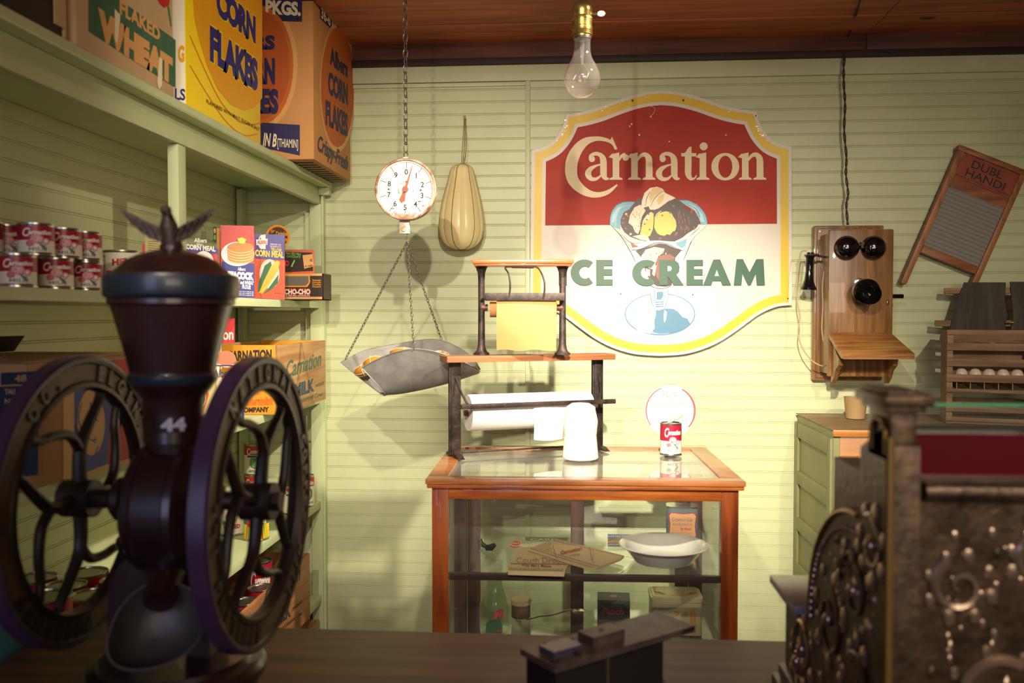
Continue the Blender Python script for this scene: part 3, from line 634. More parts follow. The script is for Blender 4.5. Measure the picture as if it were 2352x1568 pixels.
# two boxes behind the mill
def d_a(b, pl):
    b.art([(400, 734), (539, 731), (539, 788), (400, 790)], red, pl); b.text('Carnation', (440, 783), (536, 779), 26, creamy, pl, 2, .02); b.arcs((520, 825), 22, 20, mat('dish_print', 'C47A5A', .5), pl, 2)
    b.stroke([(502, 836, 2), (520, 842, 2), (538, 836, 2)], white, pl, 3)
facing_box('breakfast_box', 'tall red topped box with cream lower half, behind the mill hopper', 'box', 440, 540, -1.08, 2.58, Z3, .315, .07, creamy, d_a, 730, 975)
def d_b(b, pl):
    b.art([(430, 838), (561, 838), (561, 841), (430, 841)], navy, pl, 1); b.text('Albers', (491, 867), (535, 864), 19, mat('slate_print', '3A4A5E', .5), pl, 2, .02)
    b.art([(430, 880), (470, 880), (480, 905), (468, 945), (430, 975)], orange, pl, 1); b.arcs((460, 912), 13, 24, white, pl, 2); b.arcs((460, 912), 11.5, 22, brownp, pl, 3)
    b.art([(500, 925), (530, 915), (561, 908), (561, 968), (496, 970)], mat('oats_blue_print', '2A4E90', .5), pl, 2); b.text('OATS', (505, 958), (556, 954), 26, creamy, pl, 3, .05); b.text('QUICK', (512, 967), (532, 966), 4, creamy, pl, 3, .02)
facing_box('oats_box', 'cream box with blue oats band, seen beside the right wheel rim', 'box', 436, 562, -1.045, 2.46, Z3, .168, .07, mat('pale_yellow_print', 'E8D49A', .5), d_b, 838, 975)
# wooden milk crates
def crate(name, label, lo, hi, mend, mside, draw_end, draw_side, t=.012, group='wooden milk crates'):
    r = thing(name, label, 'crate', ((lo[0]+hi[0])/2, (lo[1]+hi[1])/2, lo[2]), 0, group)
    b = MB(); b.bb((hi[0]-t, lo[1], lo[2]), (hi[0], hi[1], hi[2]), mside, bev=.0015); draw_side(b, ('x', hi[0]+.0003)); b.build('side_panel', r)
    b = MB(); b.bb((lo[0], lo[1], lo[2]), (lo[0]+t, hi[1], hi[2]), mside, bev=.0015); b.build('side_panel', r)
    b = MB(); b.bb((lo[0]+t, lo[1], lo[2]), (hi[0]-t, lo[1]+t*1.3, hi[2]), mend, bev=.0015); draw_end(b, ('y', lo[1]-.0003)); b.build('end_panel', r)
    b = MB(); b.bb((lo[0]+t, hi[1]-t*1.3, lo[2]), (hi[0]-t, hi[1], hi[2]), mend, bev=.0015); b.build('end_panel', r)
    b = MB(); b.bb((lo[0]+t, lo[1]+.016, lo[2]), (hi[0]-t, hi[1]-.016, lo[2]+.008), mside); b.build('bottom_board', r)
    return r
crw = wood('crate_pine', 'B8925E', '94683C', 'y', .6, 1.0, bump=.15); crw2 = wood('crate_pine_orange', 'B27A48', '8A5630', 'y', .6, 1.0); cr_y = mat('crate_yellow_label', 'E29A28', .55, var=.15, vscale=20)
ink = mat('stencil_green_ink', '4A6450', .7); inkb = mat('stencil_black_ink', '2E2620', .7)
def s1(b, pl):
    b.text('Carnation', (657, 868), (738, 838), 40, ink, pl, 1, .02, .3); b.text('MILK', (676, 912), (722, 896), 30, mat('stencil_blue_ink', '3A4A52', .7), pl, 1, .05); b.text('EVAPORATED', (724, 890), (744, 883), 8, ink, pl, 1, .01)
    b.text('from Contented Cows', (655, 935), (742, 908), 12, ink, pl, 1, .01, .2)
def e1(b, pl):
    b.text('CARNATION', (522, 828), (624, 824), 22, inkb, pl, 1, .04); b.text('milk', (572, 906), (598, 906), 12, orange, pl, 1, .04); b.text('Kermin', (560, 930), (626, 928), 18, orange, pl, 1, .06); b.text('COMPANY', (550, 947), (618, 945), 11, inkb, pl, 1, .05)
    b.arcs((590, 860), 26, 14, orange, pl, 1)
r = crate('wooden_crate', 'wooden milk crate with an orange end, overhanging the third shelf', (-1.20, 2.72, Z3), (-.942, 3.24, 1.402), cr_y, crw, e1, s1)
def s2(b, pl):
    b.text('Carnation', (608, 1395), (690, 1330), 44, inkb, pl, 1, .02, .3); b.text('MILK', (632, 1440), (668, 1412), 34, inkb, pl, 1, .05); b.text('EVAPORATED', (672, 1402), (694, 1384), 8, inkb, pl, 1, .01); b.text('from Contented Cows', (640, 1452), (694, 1410), 10, inkb, pl, 1, .01, .2)
r = crate('wooden_crate', 'open wooden crate of cans on the fifth shelf with stencilled side', (-1.27, 2.42, Z5), (-.965, 3.10, .628), crw2, crw2, lambda b, pl: None, s2)
G = 'cans packed in the open wooden crate'
for i, (x, y) in enumerate(((-1.03, 2.52), (-1.03, 2.64), (-1.03, 2.78), (-1.13, 2.56), (-1.13, 2.70), (-1.10, 2.95))):
    can('milk', .044, .20 if i != 5 else .24, x, y, Z5+.0085, 30, ('nearest edge can in the crate', 'second edge can in the crate', 'third edge can in the crate, red label showing', 'inner can nearest the end of the crate', 'inner can in the middle of the crate', 'tallest can at the far side of the crate')[i], G)
r = crate('wooden_crate', 'small pale wooden crate at the foot of the end post', (-1.26, 2.95, .091), (-1.0, 3.33, .30), crw2, crw, lambda b, pl: None, lambda b, pl: None)

# ================================================================ COUNTER
r = thing('shop_counter', 'dark brown wooden counter across the foreground', 'counter', (0, 1.2, 0))
b = MB(); b.bb((-.99, .55, .862), (1.5, 1.617, .90), counterw, bev=.004); b.build('countertop', r)
b = MB(); b.bb((-.97, .60, 0), (1.48, 1.58, .862), brownw); b.build('counter_body', r)

# ================================================================ COFFEE MILL
MX, MY = -.5625, 1.165
mill = thing('coffee_mill', 'large maroon cast iron two-wheel coffee mill with eagle finial', 'coffee grinder', (MX, MY, .9005))
BX = MX+.009; T = Matrix.Translation((BX, MY, 0))
b = MB(); b.lathe([(.120, .9005), (.120, .912), (.112, .922), (.110, .985), (.114, .992), (.120, .998), (.121, 1.010), (.116, 1.018), (.104, 1.022), (.100, 1.028), (0, 1.03)], maroon, 40, T)
b.build('base', mill)
b = MB()
b.prism([(-.074, 1.024), (-.070, 1.13), (-.05, 1.16), (.05, 1.16), (.070, 1.13), (.074, 1.024), (.040, 1.024), (.034, 1.10), (.022, 1.122), (-.022, 1.122), (-.034, 1.10), (-.040, 1.024)], 'y', MY-.015, MY+.055, maroon, Matrix.Translation((MX-.010, 0, 0)))
b.build('column', mill)
b = MB(); b.lathe([(.000, -.066), (.050, -.066), (.056, -.060), (.066, -.056), (.082, -.050), (.088, -.042), (.089, -.030), (.086, -.026), (.086, .026), (.089, .030), (.088, .042), (.082, .050), (.050, .062), (0, .066)], maroon, 40, Matrix.Translation((BX, MY, 1.235)) @ Matrix.Rotation(pi/2, 4, 'Y') @ Matrix.Scale(.78, 4, (0, 0, 1)))
b.lathe([(.035, 1.29), (.038, 1.33), (.042, 1.36)], maroon, 32, T); b.build('grinding_drum', mill)
b = MB(); zc = lambda py_: 1.5-(py_-722)/2000*1.205
prof = [(.040, zc(1010)), (.039, zc(965)), (.040, zc(915)), (.046, zc(900)), (.050, zc(893)), (.056, zc(878))]
b.lathe(prof, maroon, 40, T); b.build('neck', mill)
b = MB(); b.lathe([(.052, zc(880)), (.058, zc(872)), (.058, zc(858)), (.056, zc(852)), (.060, zc(820)), (.068, zc(770)), (.075, zc(725)), (.079, zc(703)), (.083, zc(698)), (.083, zc(688)), (.080, zc(684))], maroon, 48, T)
b.lathe([(.080, zc(690)), (.087, zc(682)), (.0885, zc(676)), (.0885, zc(640)), (.0875, zc(634)), (.080, zc(634)), (.080, zc(660))], maroon_band, 48, T, cap=False)
b.lathe([(.0562, zc(879)), (.0592, zc(871)), (.0592, zc(859)), (.0562, zc(854))], maroon_band, 48, T, cap=False); b.build('hopper', mill)
b = MB(); b.lathe([(.086, zc(636)), (.086, zc(633)), (.078, zc(629)), (.072, zc(620)), (.068, zc(614)), (.060, zc(600)), (.045, zc(588)), (.028, zc(579)), (.016, zc(574)), (.016, zc(565)), (.012, zc(560)), (0, zc(558))], maroon, 48, T, cap=False)
lid = b.build('lid', mill)
# eagle with raised wings
em = mat('eagle_dark_bronze', '3E3028', .45, .4, var=.3, vscale=60, bump=.4, bscale=200)
b = MB(); ez = zc(560)
b.tube([(BX, MY, ez-.004), (BX, MY-.003, ez+.010), (BX-.001, MY-.006, ez+.024), (BX, MY-.010, ez+.034), (BX, MY-.013, ez+.041)], [.013, .012, .012, .008, .006], em, 12)
b.sphere((BX, MY-.015, ez+.043), .0075, em, 12); b.tube([(BX+.002, MY-.020, ez+.043), (BX+.007, MY-.024, ez+.040), (BX+.008, MY-.025, ez+.036)], [.003, .002, .0006], em, 8)
b.prism([(-.010, 0), (-.014, -.012), (.014, -.012), (.010, 0)], 'y', MY-.002, MY+.006, em, Matrix.Translation((BX, 0, ez+.008)))
for sx in (-1, 1):
    pts = [(0, .016), (.014, .030), (.030, .038), (.044, .048), (.058, .056), (.062, .056), (.056, .046), (.052, .040), (.046, .033), (.040, .025), (.032, .016), (.022, .008), (.010, .002), (0, .004)]
    n = len(pts); vs = []; 
    for t_ in (-.0035, .0035):
        for x, z in pts: vs.append((BX+sx*(.004+x), MY-.004+t_*(1-x*9)-x*.12, ez+z*.80))
    tri = tessellate_polygon([[Vector((p[0], p[1], 0)) for p in pts]])
    fs = [tuple(t) for t in tri]+[tuple(i+n for i in reversed(t)) for t in tri]+[(i, (i+1) % n, (i+1) % n+n, i+n) for i in range(n)]
    b.add(vs, fs, em)
    for k in range(5):
        x = .012+.010*k; b.tube([(BX+sx*(x-.006), MY-.010-x*.12, ez+.005+.0045*k), (BX+sx*(x+.004), MY-.010-x*.12, ez+.020+.0045*k)], .0011, em, 6)
b.build('eagle_finial', lid)
# fly wheels
def wheel(xf, words, cc):
    """face towards +x at x = xf"""
    Rw = .200; th = .026; M = Matrix.Translation((xf, MY, 1.245)); b = MB()
    rin = .155
    def P(a, rr, x): return (xf+x, MY+rr*sin(a), 1.243+rr*cos(a))
    N = 72; prof = [(Rw, -th+.003, wheel_rim), (Rw, -.003, wheel_rim), (Rw-.004, 0, wheel_dark), (Rw-.010, -.001, wheel_dark), (Rw-.0125, -.004, wheel_face), (rin+.010, -.004, wheel_dark), (rin+.007, -.001, wheel_dark), (rin+.001, 0, wheel_dark), (rin-.004, -.008, wheel_dark), (rin-.002, -.018, wheel_dark), (rin+.01, -th, wheel_dark), (Rw-.004, -th, wheel_rim)]
    K = len(prof)
    for j in range(K):
        r0, x0, m0 = prof[j]; r1, x1, _ = prof[(j+1) % K]; vs = []
        for i in range(N):
            a = 2*pi*i/N; vs += [P(a, r0, x0), P(a, r1, x1)]
        b.add(vs, [(2*i, 2*i+1, (2*i+3) % (2*N), (2*i+2) % (2*N)) for i in range(N)], m0)
    # cast letters standing proud of the rim face
    rb = rin+.012
    for s_, c0, step in words:
        for i, ch in enumerate(s_):
            if ch == ' ': continue
            a = radians(c0+i*step); vs, fs, asp = glyphs(ch, .05); wd = min(asp, .75)*.022; n = len(vs)
            def q(x, y, off):
                aa = a+(x-.5)*wd/rb; return P(aa, rb+y*.021, off)
            hi = [q(x, y, -.0012) for x, y in vs]; lo = [q(x, y, -.004) for x, y in vs]
            edges = {}
            for f in fs:
                for u, v in zip(f, f[1:]+f[:1]): edges[(u, v)] = 1
            bd = [(u, v) for (u, v) in edges if (v, u) not in edges]
            b.add(hi+lo, list(fs)+[(u, v, v+n, u+n) for u, v in bd], wheel_dark, smooth=False)
    w_ = b.build('wheel_rim', mill)
    b = MB()
    for k in range(4):
        a0 = radians(cc+90*k)
        def C(da, rr): return P(a0+radians(da), rr, -.012)
        stem = curve_pts([C(0, .012), C(-6, .045), C(-2, .075), C(10, .11), C(16, .140), C(15, .160)], 5)
        b.tube(stem, [.0105-.0045*i/(len(stem)-1) for i in range(len(stem))], wheel_dark, 10)
        hook = curve_pts([C(-3, .066), C(-18, .092), C(-36, .112), C(-50, .132), C(-56, .160)], 5)
        b.tube(hook, [.0080-.0022*i/(len(hook)-1) for i in range(len(hook))], wheel_dark, 10)
    b.build('spokes', w_)
    b = MB(); b.cyl((xf-.034, MY, 1.243), (xf+.010, MY, 1.243), .026, wheel_dark, 24); b.cyl((xf+.008, MY, 1.243), (xf+.020, MY, 1.243), .014, wheel_dark, 6)
    b.build('hub', w_)
    return w_
wheel(-.422, [('NATIONAL', -38, 10.5), ('COFFEE MILL', 70, 8), ('STERLING ILL', 190, 8)], 22)
wl = wheel(-.678, [('ELGIN,', 14, 9.5), ('NATIONAL', 95, 8.5), ('WOODRUFF', 180, 8), ('CO.', -42, 11)], 5)
b = MB(); b.cyl((-.70, MY, 1.243), (-.41, MY, 1.243), .013, wheel_dark, 20); b.lathe([(.024, 0), (.030, .006), (.030, .016), (.022, .022)], maroon, 28, Matrix.Translation((-.638, MY, 1.243)) @ Matrix.Rotation(pi/2, 4, 'Y')); b.lathe([(.024, 0), (.030, .006), (.030, .016), (.022, .022)], maroon, 28, Matrix.Translation((-.51, MY, 1.243)) @ Matrix.Rotation(pi/2, 4, 'Y')); b.build('axle', mill)
b = MB(); hx = -.678
b.lathe([(.006, 0), (.010, .004), (.0125, .03), (.0135, .06), (.0125, .085), (.008, .094), (0, .095)], mat('dark_turned_wood', '2A1A14', .4, coat=.3), 20, Matrix.Translation((hx-.005, MY+.085, 1.16)) @ Matrix.Rotation(pi/2, 4, 'Y')); b.build('crank_handle', mill)
# painted number on the neck
b = MB(); vs, fs, asp = glyphs('44', .05); rr = .0432; a0 = atan2(-BX, -(-MY))
for_ = [(BX+rr*sin(.43+(x-.5)*.75), MY-rr*cos(.43+(x-.5)*.75), zc(980)+.017*y) for x, y in vs]
b.add(for_, fs, mat('faded_white_paint', 'A9A4B4', .6)); b.build('number', mill, 'faded white 44')
# catch pan
pan = mat('grey_sheet_iron', '5C5654', .5, .5, var=.2, vscale=15)
b = MB(); c = Vector((BX+.018, MY-.105, 1.100)); vs = []; n = 36; rings = [(1.0, 0), (.985, .003), (.93, -.006), (.80, -.022), (.6, -.034), (.35, -.041), (.0, -.043)]
tilt = Matrix.Translation(c) @ Matrix.Rotation(radians(22), 4, 'Z') @ Matrix.Rotation(radians(58), 4, 'X') @ Matrix.Rotation(radians(38), 4, 'Z')
for k, (q, z) in enumerate(rings):
    for i in range(n):
        a = 2*pi*i/n; x = .060*q*cos(a)*(1+.06*cos(a)); y = .046*q*sin(a)*(1.1+.28*cos(a)); vs.append(tilt @ Vector((x, y, z)))
fs = [(k*n+i, k*n+(i+1) % n, (k+1)*n+(i+1) % n, (k+1)*n+i) for k in range(len(rings)-1) for i in range(n)]
b.add(vs, fs, pan); vs2 = [Vector(v)+(tilt.to_3x3() @ Vector((0, 0, -.0025))) for v in vs]; b.add(vs2, [tuple(reversed(f)) for f in fs], pan)
b.tube([vs[i] for i in range(n)], .0018, mat('worn_pan_rim', '6E6870', .4, .7), 6, True)
b.cyl(c+Vector((0, .02, .028)), (BX, MY-.02, 1.17), .020, maroon, 16, .03); b.build('catch_pan', mill, 'grey sheet iron catch pan')

# ================================================================ CASH REGISTER
bz = mat('register_bronze', '54402F', .4, .65, col2='33261C', vscale=30, bump=.6, bscale=90)
bz_hi = mat('register_highlight_bronze', 'B09884', .2, .85, bump=.2, bscale=120)  # bright highlights of the relief put into a lighter bronze
bz_edge = mat('register_gold_edge', '8A6A34', .4, .7)
RX, RY = .335, .945
reg = thing('cash_register', 'ornate embossed bronze cash register at the right of the counter', 'cash register', (.56, 1.15, .9005))
b = MB(); b.bb((RX-.018, RY-.02, .9005), (RX+.47, 1.415, .925), bz, bev=.005); b.bb((RX-.010, RY-.012, .925), (RX+.46, 1.405, .945), bz, bev=.006); b.build('base_moulding', reg)
prof = [(RY, .945), (RY, 1.352), (RY+.002, 1.36), (RY+.03, 1.375), (1.045, 1.345), (1.045, 1.27), (1.052, 1.262), (1.10, 1.262), (1.145, 1.250), (1.19, 1.222), (1.225, 1.18), (1.25, 1.125), (1.262, 1.075), (1.395, 1.068), (1.395, .945)]
def side(x0, x1, face):
    b = MB(); b.prism(prof, 'x', x0, x1, bz); random.seed(4 if face else 5)
    xs = x0 if face else x1; sg = -1 if face else 1
    if face:
        # beaded border that follows the curved edge, scrollwork and bosses in relief
        for k in range(26):
            t = k/25; yy = 1.06+.19*sin(t*pi/2); zz = 1.25-.165*(1-cos(t*pi/2)); b.sphere((xs-.001, yy-.004, zz-.010), .004, bz_hi, 8)
        b.tube([(xs-.001, 1.05+.205*sin(t/20*pi/2), 1.262-.185*(1-cos(t/20*pi/2))) for t in range(21)], .0035, bz_edge, 8)
        for yy, zz, rr, t0 in ((1.06, 1.17, .05, 0), (1.16, 1.10, .055, 2), (1.04, 1.05, .05, 1), (1.14, .99, .05, 3), (1.29, 1.01, .045, 0), (1.0, 1.24, .035, 1), (1.32, .98, .03, 2), (1.0, .985, .035, 0)):
            pts = [(xs-.001, yy+rr*(1-k/34)*cos(t0+k*.28), zz+rr*(1-k/34)*sin(t0+k*.28)) for k in range(32)]
            b.tube(pts, [.0042*(1-k/40) for k in range(32)], bz if rr > .045 else bz_hi, 6); b.sphere((xs-.001, yy, zz), .009, bz_hi, 10)
            for k in range(7): b.sphere((xs-.0005, yy+rr*1.15*cos(t0+k*.9), zz+rr*1.15*sin(t0+k*.9)), .006+.003*random.random(), bz_hi, 8, (.6, 1, 1.5))
        for k in range(190):
            yy = random.uniform(.985, 1.375); zz = random.uniform(.955, 1.225)
            if yy > 1.06 and zz > 1.25-((yy-1.05)/.2)**2*.19: continue
            b.sphere((xs, yy, zz), random.uniform(.0018, .0052), bz_hi if k % 2 else bz, 8, (.7, 1, random.uniform(1, 2)))
    return b.build('side_panel', reg)
side(RX, RX+.03, True); side(RX+.42, RX+.45, False)
b = MB(); b.bb((RX+.03, RY+.008, .945), (RX+.42, 1.25, 1.300), bz)
b.tube([(RX+.035, RY+.004, 1.312), (RX+.415, RY+.004, 1.312)], .011, bz, 12); b.bb((RX+.03, RY+.006, 1.295), (RX+.42, 1.06, 1.325), bz)
random.seed(9)
for xx, zz, rr, t0 in ((.45, 1.09, .045, 1), (.54, 1.17, .04, 3), (.41, 1.21, .03, 2), (.50, 1.01, .035, 0), (.40, 1.03, .03, 1), (.49, 1.24, .025, 2), (.62, 1.03, .05, 2), (.66, 1.18, .045, 0)):
    pts = [(xx+rr*(1-k/34)*cos(t0+k*.28), RY+.006, zz+rr*(1-k/34)*sin(t0+k*.28)) for k in range(32)]
    b.tube(pts, [.006*(1-k/40) for k in range(32)], bz_hi, 6)
    for k in range(8): b.sphere((xx+rr*1.15*cos(t0+k*.8), RY+.007, zz+rr*1.15*sin(t0+k*.8)), .005+.003*random.random(), bz_hi, 8, (1, .6, 1.4))
for k in range(210): b.sphere((random.uniform(RX+.045, RX+.41), RY+.008, random.uniform(.96, 1.285)), random.uniform(.0016, .005), bz_hi if k % 2 == 0 else bz, 8, (1, .7, random.uniform(1, 2)))
b.build('front_panel', reg)
b = MB(); b.bb((RX+.032, RY+.02, 1.325), (RX+.42, RY+.024, 1.372), mat('dark_red_glass', '4A0C14', .12, coat=.4)); b.bb((RX+.03, RY+.024, 1.300), (RX+.42, 1.04, 1.372), mat('register_black_inside', '14100F', .6)); b.build('indicator_window', reg, 'dark red glass panel')
for i, x0 in enumerate((RX-.002, RX+.415)):
    b = MB(); b.bb((x0+.002, RY+.003, 1.34), (x0+.03, RY+.075, 1.398), bz, bev=.003); b.bb((x0-.004, RY-.006, 1.396), (x0+.036, RY+.082, 1.403), bz, bev=.002); b.bb((x0-.010, RY-.012, 1.403), (x0+.042, RY+.088, 1.415), bz, bev=.003); b.bb((x0-.006, RY-.008, 1.415), (x0+.038, RY+.084, 1.419), bz, bev=.002)
    b.tube([(x0, RY+.012, 1.35), (x0, RY+.012, 1.375), (x0, RY+.022, 1.386), (x0, RY+.045, 1.386), (x0, RY+.055, 1.375), (x0, RY+.055, 1.35)], .003, bz_edge, 6)
    b.build('corner_post', reg)
b = MB(); b.bb((RX+.03, RY+.03, 1.372), (RX+.42, RY+.034, 1.402), glassm); b.bb((RX+.03, RY+.0295, 1.4005), (RX+.42, RY+.0345, 1.4035), glass_edge); b.build('glass_sign_pane', reg)
b = MB(); mar = mat('grey_marble', '8A8088', .25, var=.2, vscale=12); b.bb((RX-.022, 1.262, 1.069), (RX+.47, 1.415, 1.083), mar, bev=.004); b.build('marble_ledge', reg, 'grey marble coin ledge')
b = MB(); b.tube([(RX-.001, RY-.001, .945), (RX-.001, RY-.001, 1.37)], .0045, bz_edge, 8); b.build('corner_bead', reg)

# ================================================================ METAL BOX ON THE COUNTER
dk = mat('dark_japanned_metal', '3A302C', .45, .3, col2='5A4A42', vscale=25, bump=.2, bscale=60); dk2 = mat('black_painted_metal', '1B1714', .5, .2)
A, B_, C_, D_ = [PZ(*p, 1.03) for p in ((1275, 1533), (1195, 1490), (1504, 1399), (1596, 1438))]
mb = thing('metal_box', 'dark metal box on the counter with two raised blocks on its lid', 'metal box', ((A.x+D_.x)/2, (A.y+D_.y)/2+.05, .9005))
u = (D_-A).normalized(); v = (B_-A).normalized(); L_ = (D_-A).length; W_ = (B_-A).length
def q3(s, t, z): return A+u*s+v*t+Vector((0, 0, z-1.03))
def qbox(b, s0, s1, t0, t1, z0, z1, m):
    vs = [q3(s, t, z) for z in (z0, z1) for s, t in ((s0, t0), (s1, t0), (s1, t1), (s0, t1))]
    b.add(vs, [(3, 2, 1, 0), (4, 5, 6, 7), (0, 1, 5, 4), (1, 2, 6, 5), (2, 3, 7, 6), (3, 0, 4, 7)], m, smooth=False)
b = MB(); qbox(b, .008, L_*.78, .008, W_-.004, .9005, 1.022, dk2); qbox(b, L_*.36, L_*.375, .005, .010, .9005, 1.02, dk); b.build('box_body', mb)
b = MB(); qbox(b, 0, L_, 0, W_, 1.022, 1.031, dk); b.build('lid_plate', mb)
b = MB(); qbox(b, .015, .065, .022, .055, 1.031, 1.040, mat('blued_steel_block', '4A4658', .3, .5)); b.build('block', mb); b = MB(); qbox(b, .085, .145, .022, .056, 1.031, 1.045, dk); qbox(b, .112, .118, .036, .042, 1.0452, 1.0458, dk2); b.build('block', mb)
b = MB()
for s, t in ((.008, .012), (.035, .072), (.075, .062), (.145, .072), (.165, .075), (.05, .015)): b.cyl(q3(s, t*W_/.085, 1.031), q3(s, t*W_/.085, 1.036), .0035, dk2, 10)
b.build('rivet', mb, kind='stuff') if False else b.build('rivets', mb)
p = PZ(1475, 1556, .905); b = MB(); b.bb((p.x-.02, p.y-.03, .9005), (p.x+.035, p.y+.02, .915), mat('grey_metal_scrap', '77706A', .5, .3), bev=.004); b.build('metal_weight', None, 'small grey metal piece at the foot of the dark metal box', 'weight')

# ================================================================ DISPLAY CASE
cc = thing('display_case', 'orange brown oak display case with glass top and shelves', 'display case', (.017, 2.488, 0), radians(1.65), sc=.858)
SK = .858; CW, CD = .945, .675; ZC = 1.259   # local x -CW/2..CW/2, y -CD/2..CD/2
def cb_(name, boxes, m, lab=None, bev=.002, par=cc):
    b = MB()
    for lo, hi in boxes: b.bb(lo, hi, m, bev=bev)
    return b.build(name, par, lab, world=False)
hx, hy = CW/2, CD/2
b = MB(); fw = .062
for (x0, x1, y0, y1) in ((-hx, hx, -hy, -hy+fw), (-hx, hx, hy-fw*.7, hy), (-hx, -hx+fw, -hy+fw, hy-fw*.7), (hx-fw, hx, -hy+fw, hy-fw*.7)): b.bb((x0, y0, ZC-.016), (x1, y1, ZC), oak_top, bev=.004)
b.bb((-hx+.004, -hy+.004, ZC-.028), (hx-.004, -hy+fw, ZC-.016), oak, bev=.004); b.bb((-hx+.004, hy-fw*.7, ZC-.028), (hx-.004, hy-.004, ZC-.016), oak, bev=.004)
for sx in (-1, 1): b.bb((sx*(hx-.004), -hy+.01, ZC-.028), (sx*(hx-fw), hy-.01, ZC-.016), oak, bev=.004)
b.build('top_frame', cc, world=False)
b = MB(); b.bb((-hx+fw-.004, -hy+fw-.004, ZC-.012), (hx-fw+.004, hy-fw*.7+.004, ZC-.005), glass_top); b.build('glass_top', cc, world=False)
ix, iy = hx-.018, hy-.016
for sx in (-1, 1):
    for sy, dw in ((-1, .05), (1, .045)):
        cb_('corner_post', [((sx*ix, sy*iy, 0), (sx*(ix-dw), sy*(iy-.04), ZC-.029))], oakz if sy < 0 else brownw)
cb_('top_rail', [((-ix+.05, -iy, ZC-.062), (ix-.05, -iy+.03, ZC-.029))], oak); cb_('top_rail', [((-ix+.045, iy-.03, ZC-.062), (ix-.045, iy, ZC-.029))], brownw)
for sx in (-1, 1): cb_('side_rail', [((sx*ix, -iy+.04, ZC-.062), (sx*(ix-.025), iy-.04, ZC-.029))], oak)
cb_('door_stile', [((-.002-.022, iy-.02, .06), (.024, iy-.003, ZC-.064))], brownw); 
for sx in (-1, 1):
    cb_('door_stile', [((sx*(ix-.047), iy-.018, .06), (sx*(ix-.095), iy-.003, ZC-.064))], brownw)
    cb_('sliding_door_glass', [((sx*.026, iy-.012, .1), (sx*(ix-.097), iy-.009, ZC-.064))], glassm, bev=0)
    cb_('side_glass', [((sx*(ix-.010), -iy+.042, .1), (sx*(ix-.013), iy-.042, ZC-.064))], glassm, bev=0)
cb_('front_glass', [((-ix+.051, -iy+.012, .1), (ix-.051, -iy+.015, ZC-.064))], glassm, bev=0)
ZS1, ZS2 = .970, .668
for zs in (ZS1, ZS2):
    s_ = cb_('glass_shelf', [((-ix+.008, -iy+.032, zs-.006), (ix-.008, iy-.046, zs))], glassm, bev=0)
    cb_('shelf_edge_rail', [((-ix+.051, -iy+.016, zs-.022), (ix-.051, -iy+.030, zs-.001))], brownx, par=s_)
cb_('bottom_panel', [((-ix+.01, -iy+.02, .06), (ix-.01, iy-.02, .09))], oak); cb_('bottom_rail', [((-ix+.05, -iy, .03), (ix-.05, -iy+.025, .10))], oak)

# ---- on the case's shelves
ZC = 1.0802; ZS1, ZS2 = .8325, .5735
Z_ = ZS1+.0008
r = thing('pie_dish', 'white fluted ceramic pie dish on the upper glass shelf', 'dish', (.241, 2.366, Z_), sc=SK); p = Vector((0, 0, 0))
dish = mat('white_ceramic', 'E6E2DA', .2, coat=.5); b = MB(); n = 96
prof = [(.088, 0), (.092, .002), (.118, .036), (.128, .046), (.138, .050), (.1405, .053), (.137, .0555), (.127, .053), (.116, .044), (.092, .010), (.086, .006), (0, .006)]
vs = []
for k, (r_, z) in enumerate(prof):
    for i in range(n):
        a = 2*pi*i/n; f = 1+(.016 if 8 <= k <= 9 else 0)*cos(48*a); vs.append((p.x+r_*f*cos(a), p.y+r_*f*sin(a), p.z+z))
b.add(vs, [(k*n+i, k*n+(i+1) % n, (k+1)*n+(i+1) % n, (k+1)*n+i) for k in range(len(prof)-1) for i in range(n)]+[tuple(reversed(range(n)))], dish)
pl = ('z', Z_+.0064); cxx = p.x
rose = mat('faded_rose_print', 'A86A60', .5)
for (ax, ay, sx, sy) in ((0, -.015, .045, .014), (.02, .0, .03, .01), (-.02, -.005, .03, .012)): b.lathe([(1, 0), (1, .0003)], rose, 16, Matrix.Translation((ax, ay, .0062)) @ Matrix.Diagonal((sx, sy, 1, 1)))
b.text3('CARNATION', (-.05, .03, .0068), (1, 0, 0), (0, 1, 0), .1, .012, mat('brown_faint_print', '7A6A5A', .5), .02); b.build('dish_body', r, world=False)
# tin
r = thing('biscuit_tin', 'grey blue tin with a peach label at the back of the upper shelf', 'tin', (.322, 2.622, Z_), radians(-4), sc=SK); tb = mat('grey_blue_tin', '7E8C96', .35, .3); b = MB()
def rrect(w_, d_, rr, n=6):
    out = []
    for cx_, cy_, a0 in ((w_-rr, d_-rr, 0), (-w_+rr, d_-rr, 90), (-w_+rr, -d_+rr, 180), (w_-rr, -d_+rr, 270)):
        for k in range(n+1): a = radians(a0+90*k/n); out.append((cx_+rr*cos(a), cy_+rr*sin(a)))
    return out
b.prism(rrect(.054, .036, .016), 'z', 0, .108, tb); lab = [(x*.045, .048+z*.044) for x, z in ((-1, -.8), (-.85, -1), (0, -.93), (.85, -1), (1, -.8), (.92, 0), (1, .8), (.85, 1), (0, .92), (-.85, 1), (-1, .8), (-.92, 0))]
b.flat([(x*1.05, -.0364, .048+(z-.048)*1.05) for x, z in lab], red); b.flat([(x, -.0367, z) for x, z in lab], mat('peach_label', 'E8A878', .5))
for s_, x, z, wd, h, m, sh_ in (('Cream o Lite', -.036, .064, .07, .014, grey, .4), ('MACAROONETTES', -.033, .049, .066, .008, grey, 0), ('by Keith', -.006, .034, .036, .009, red, .3), ('NET WEIGHT 3 OUNCES', -.036, .021, .072, .004, grey, 0)): b.text3(s_, (x, -.037, z), (1, 0, 0), (0, 0, 1), wd, h, m, .01, sh_)
b.build('tin_body', r, world=False)
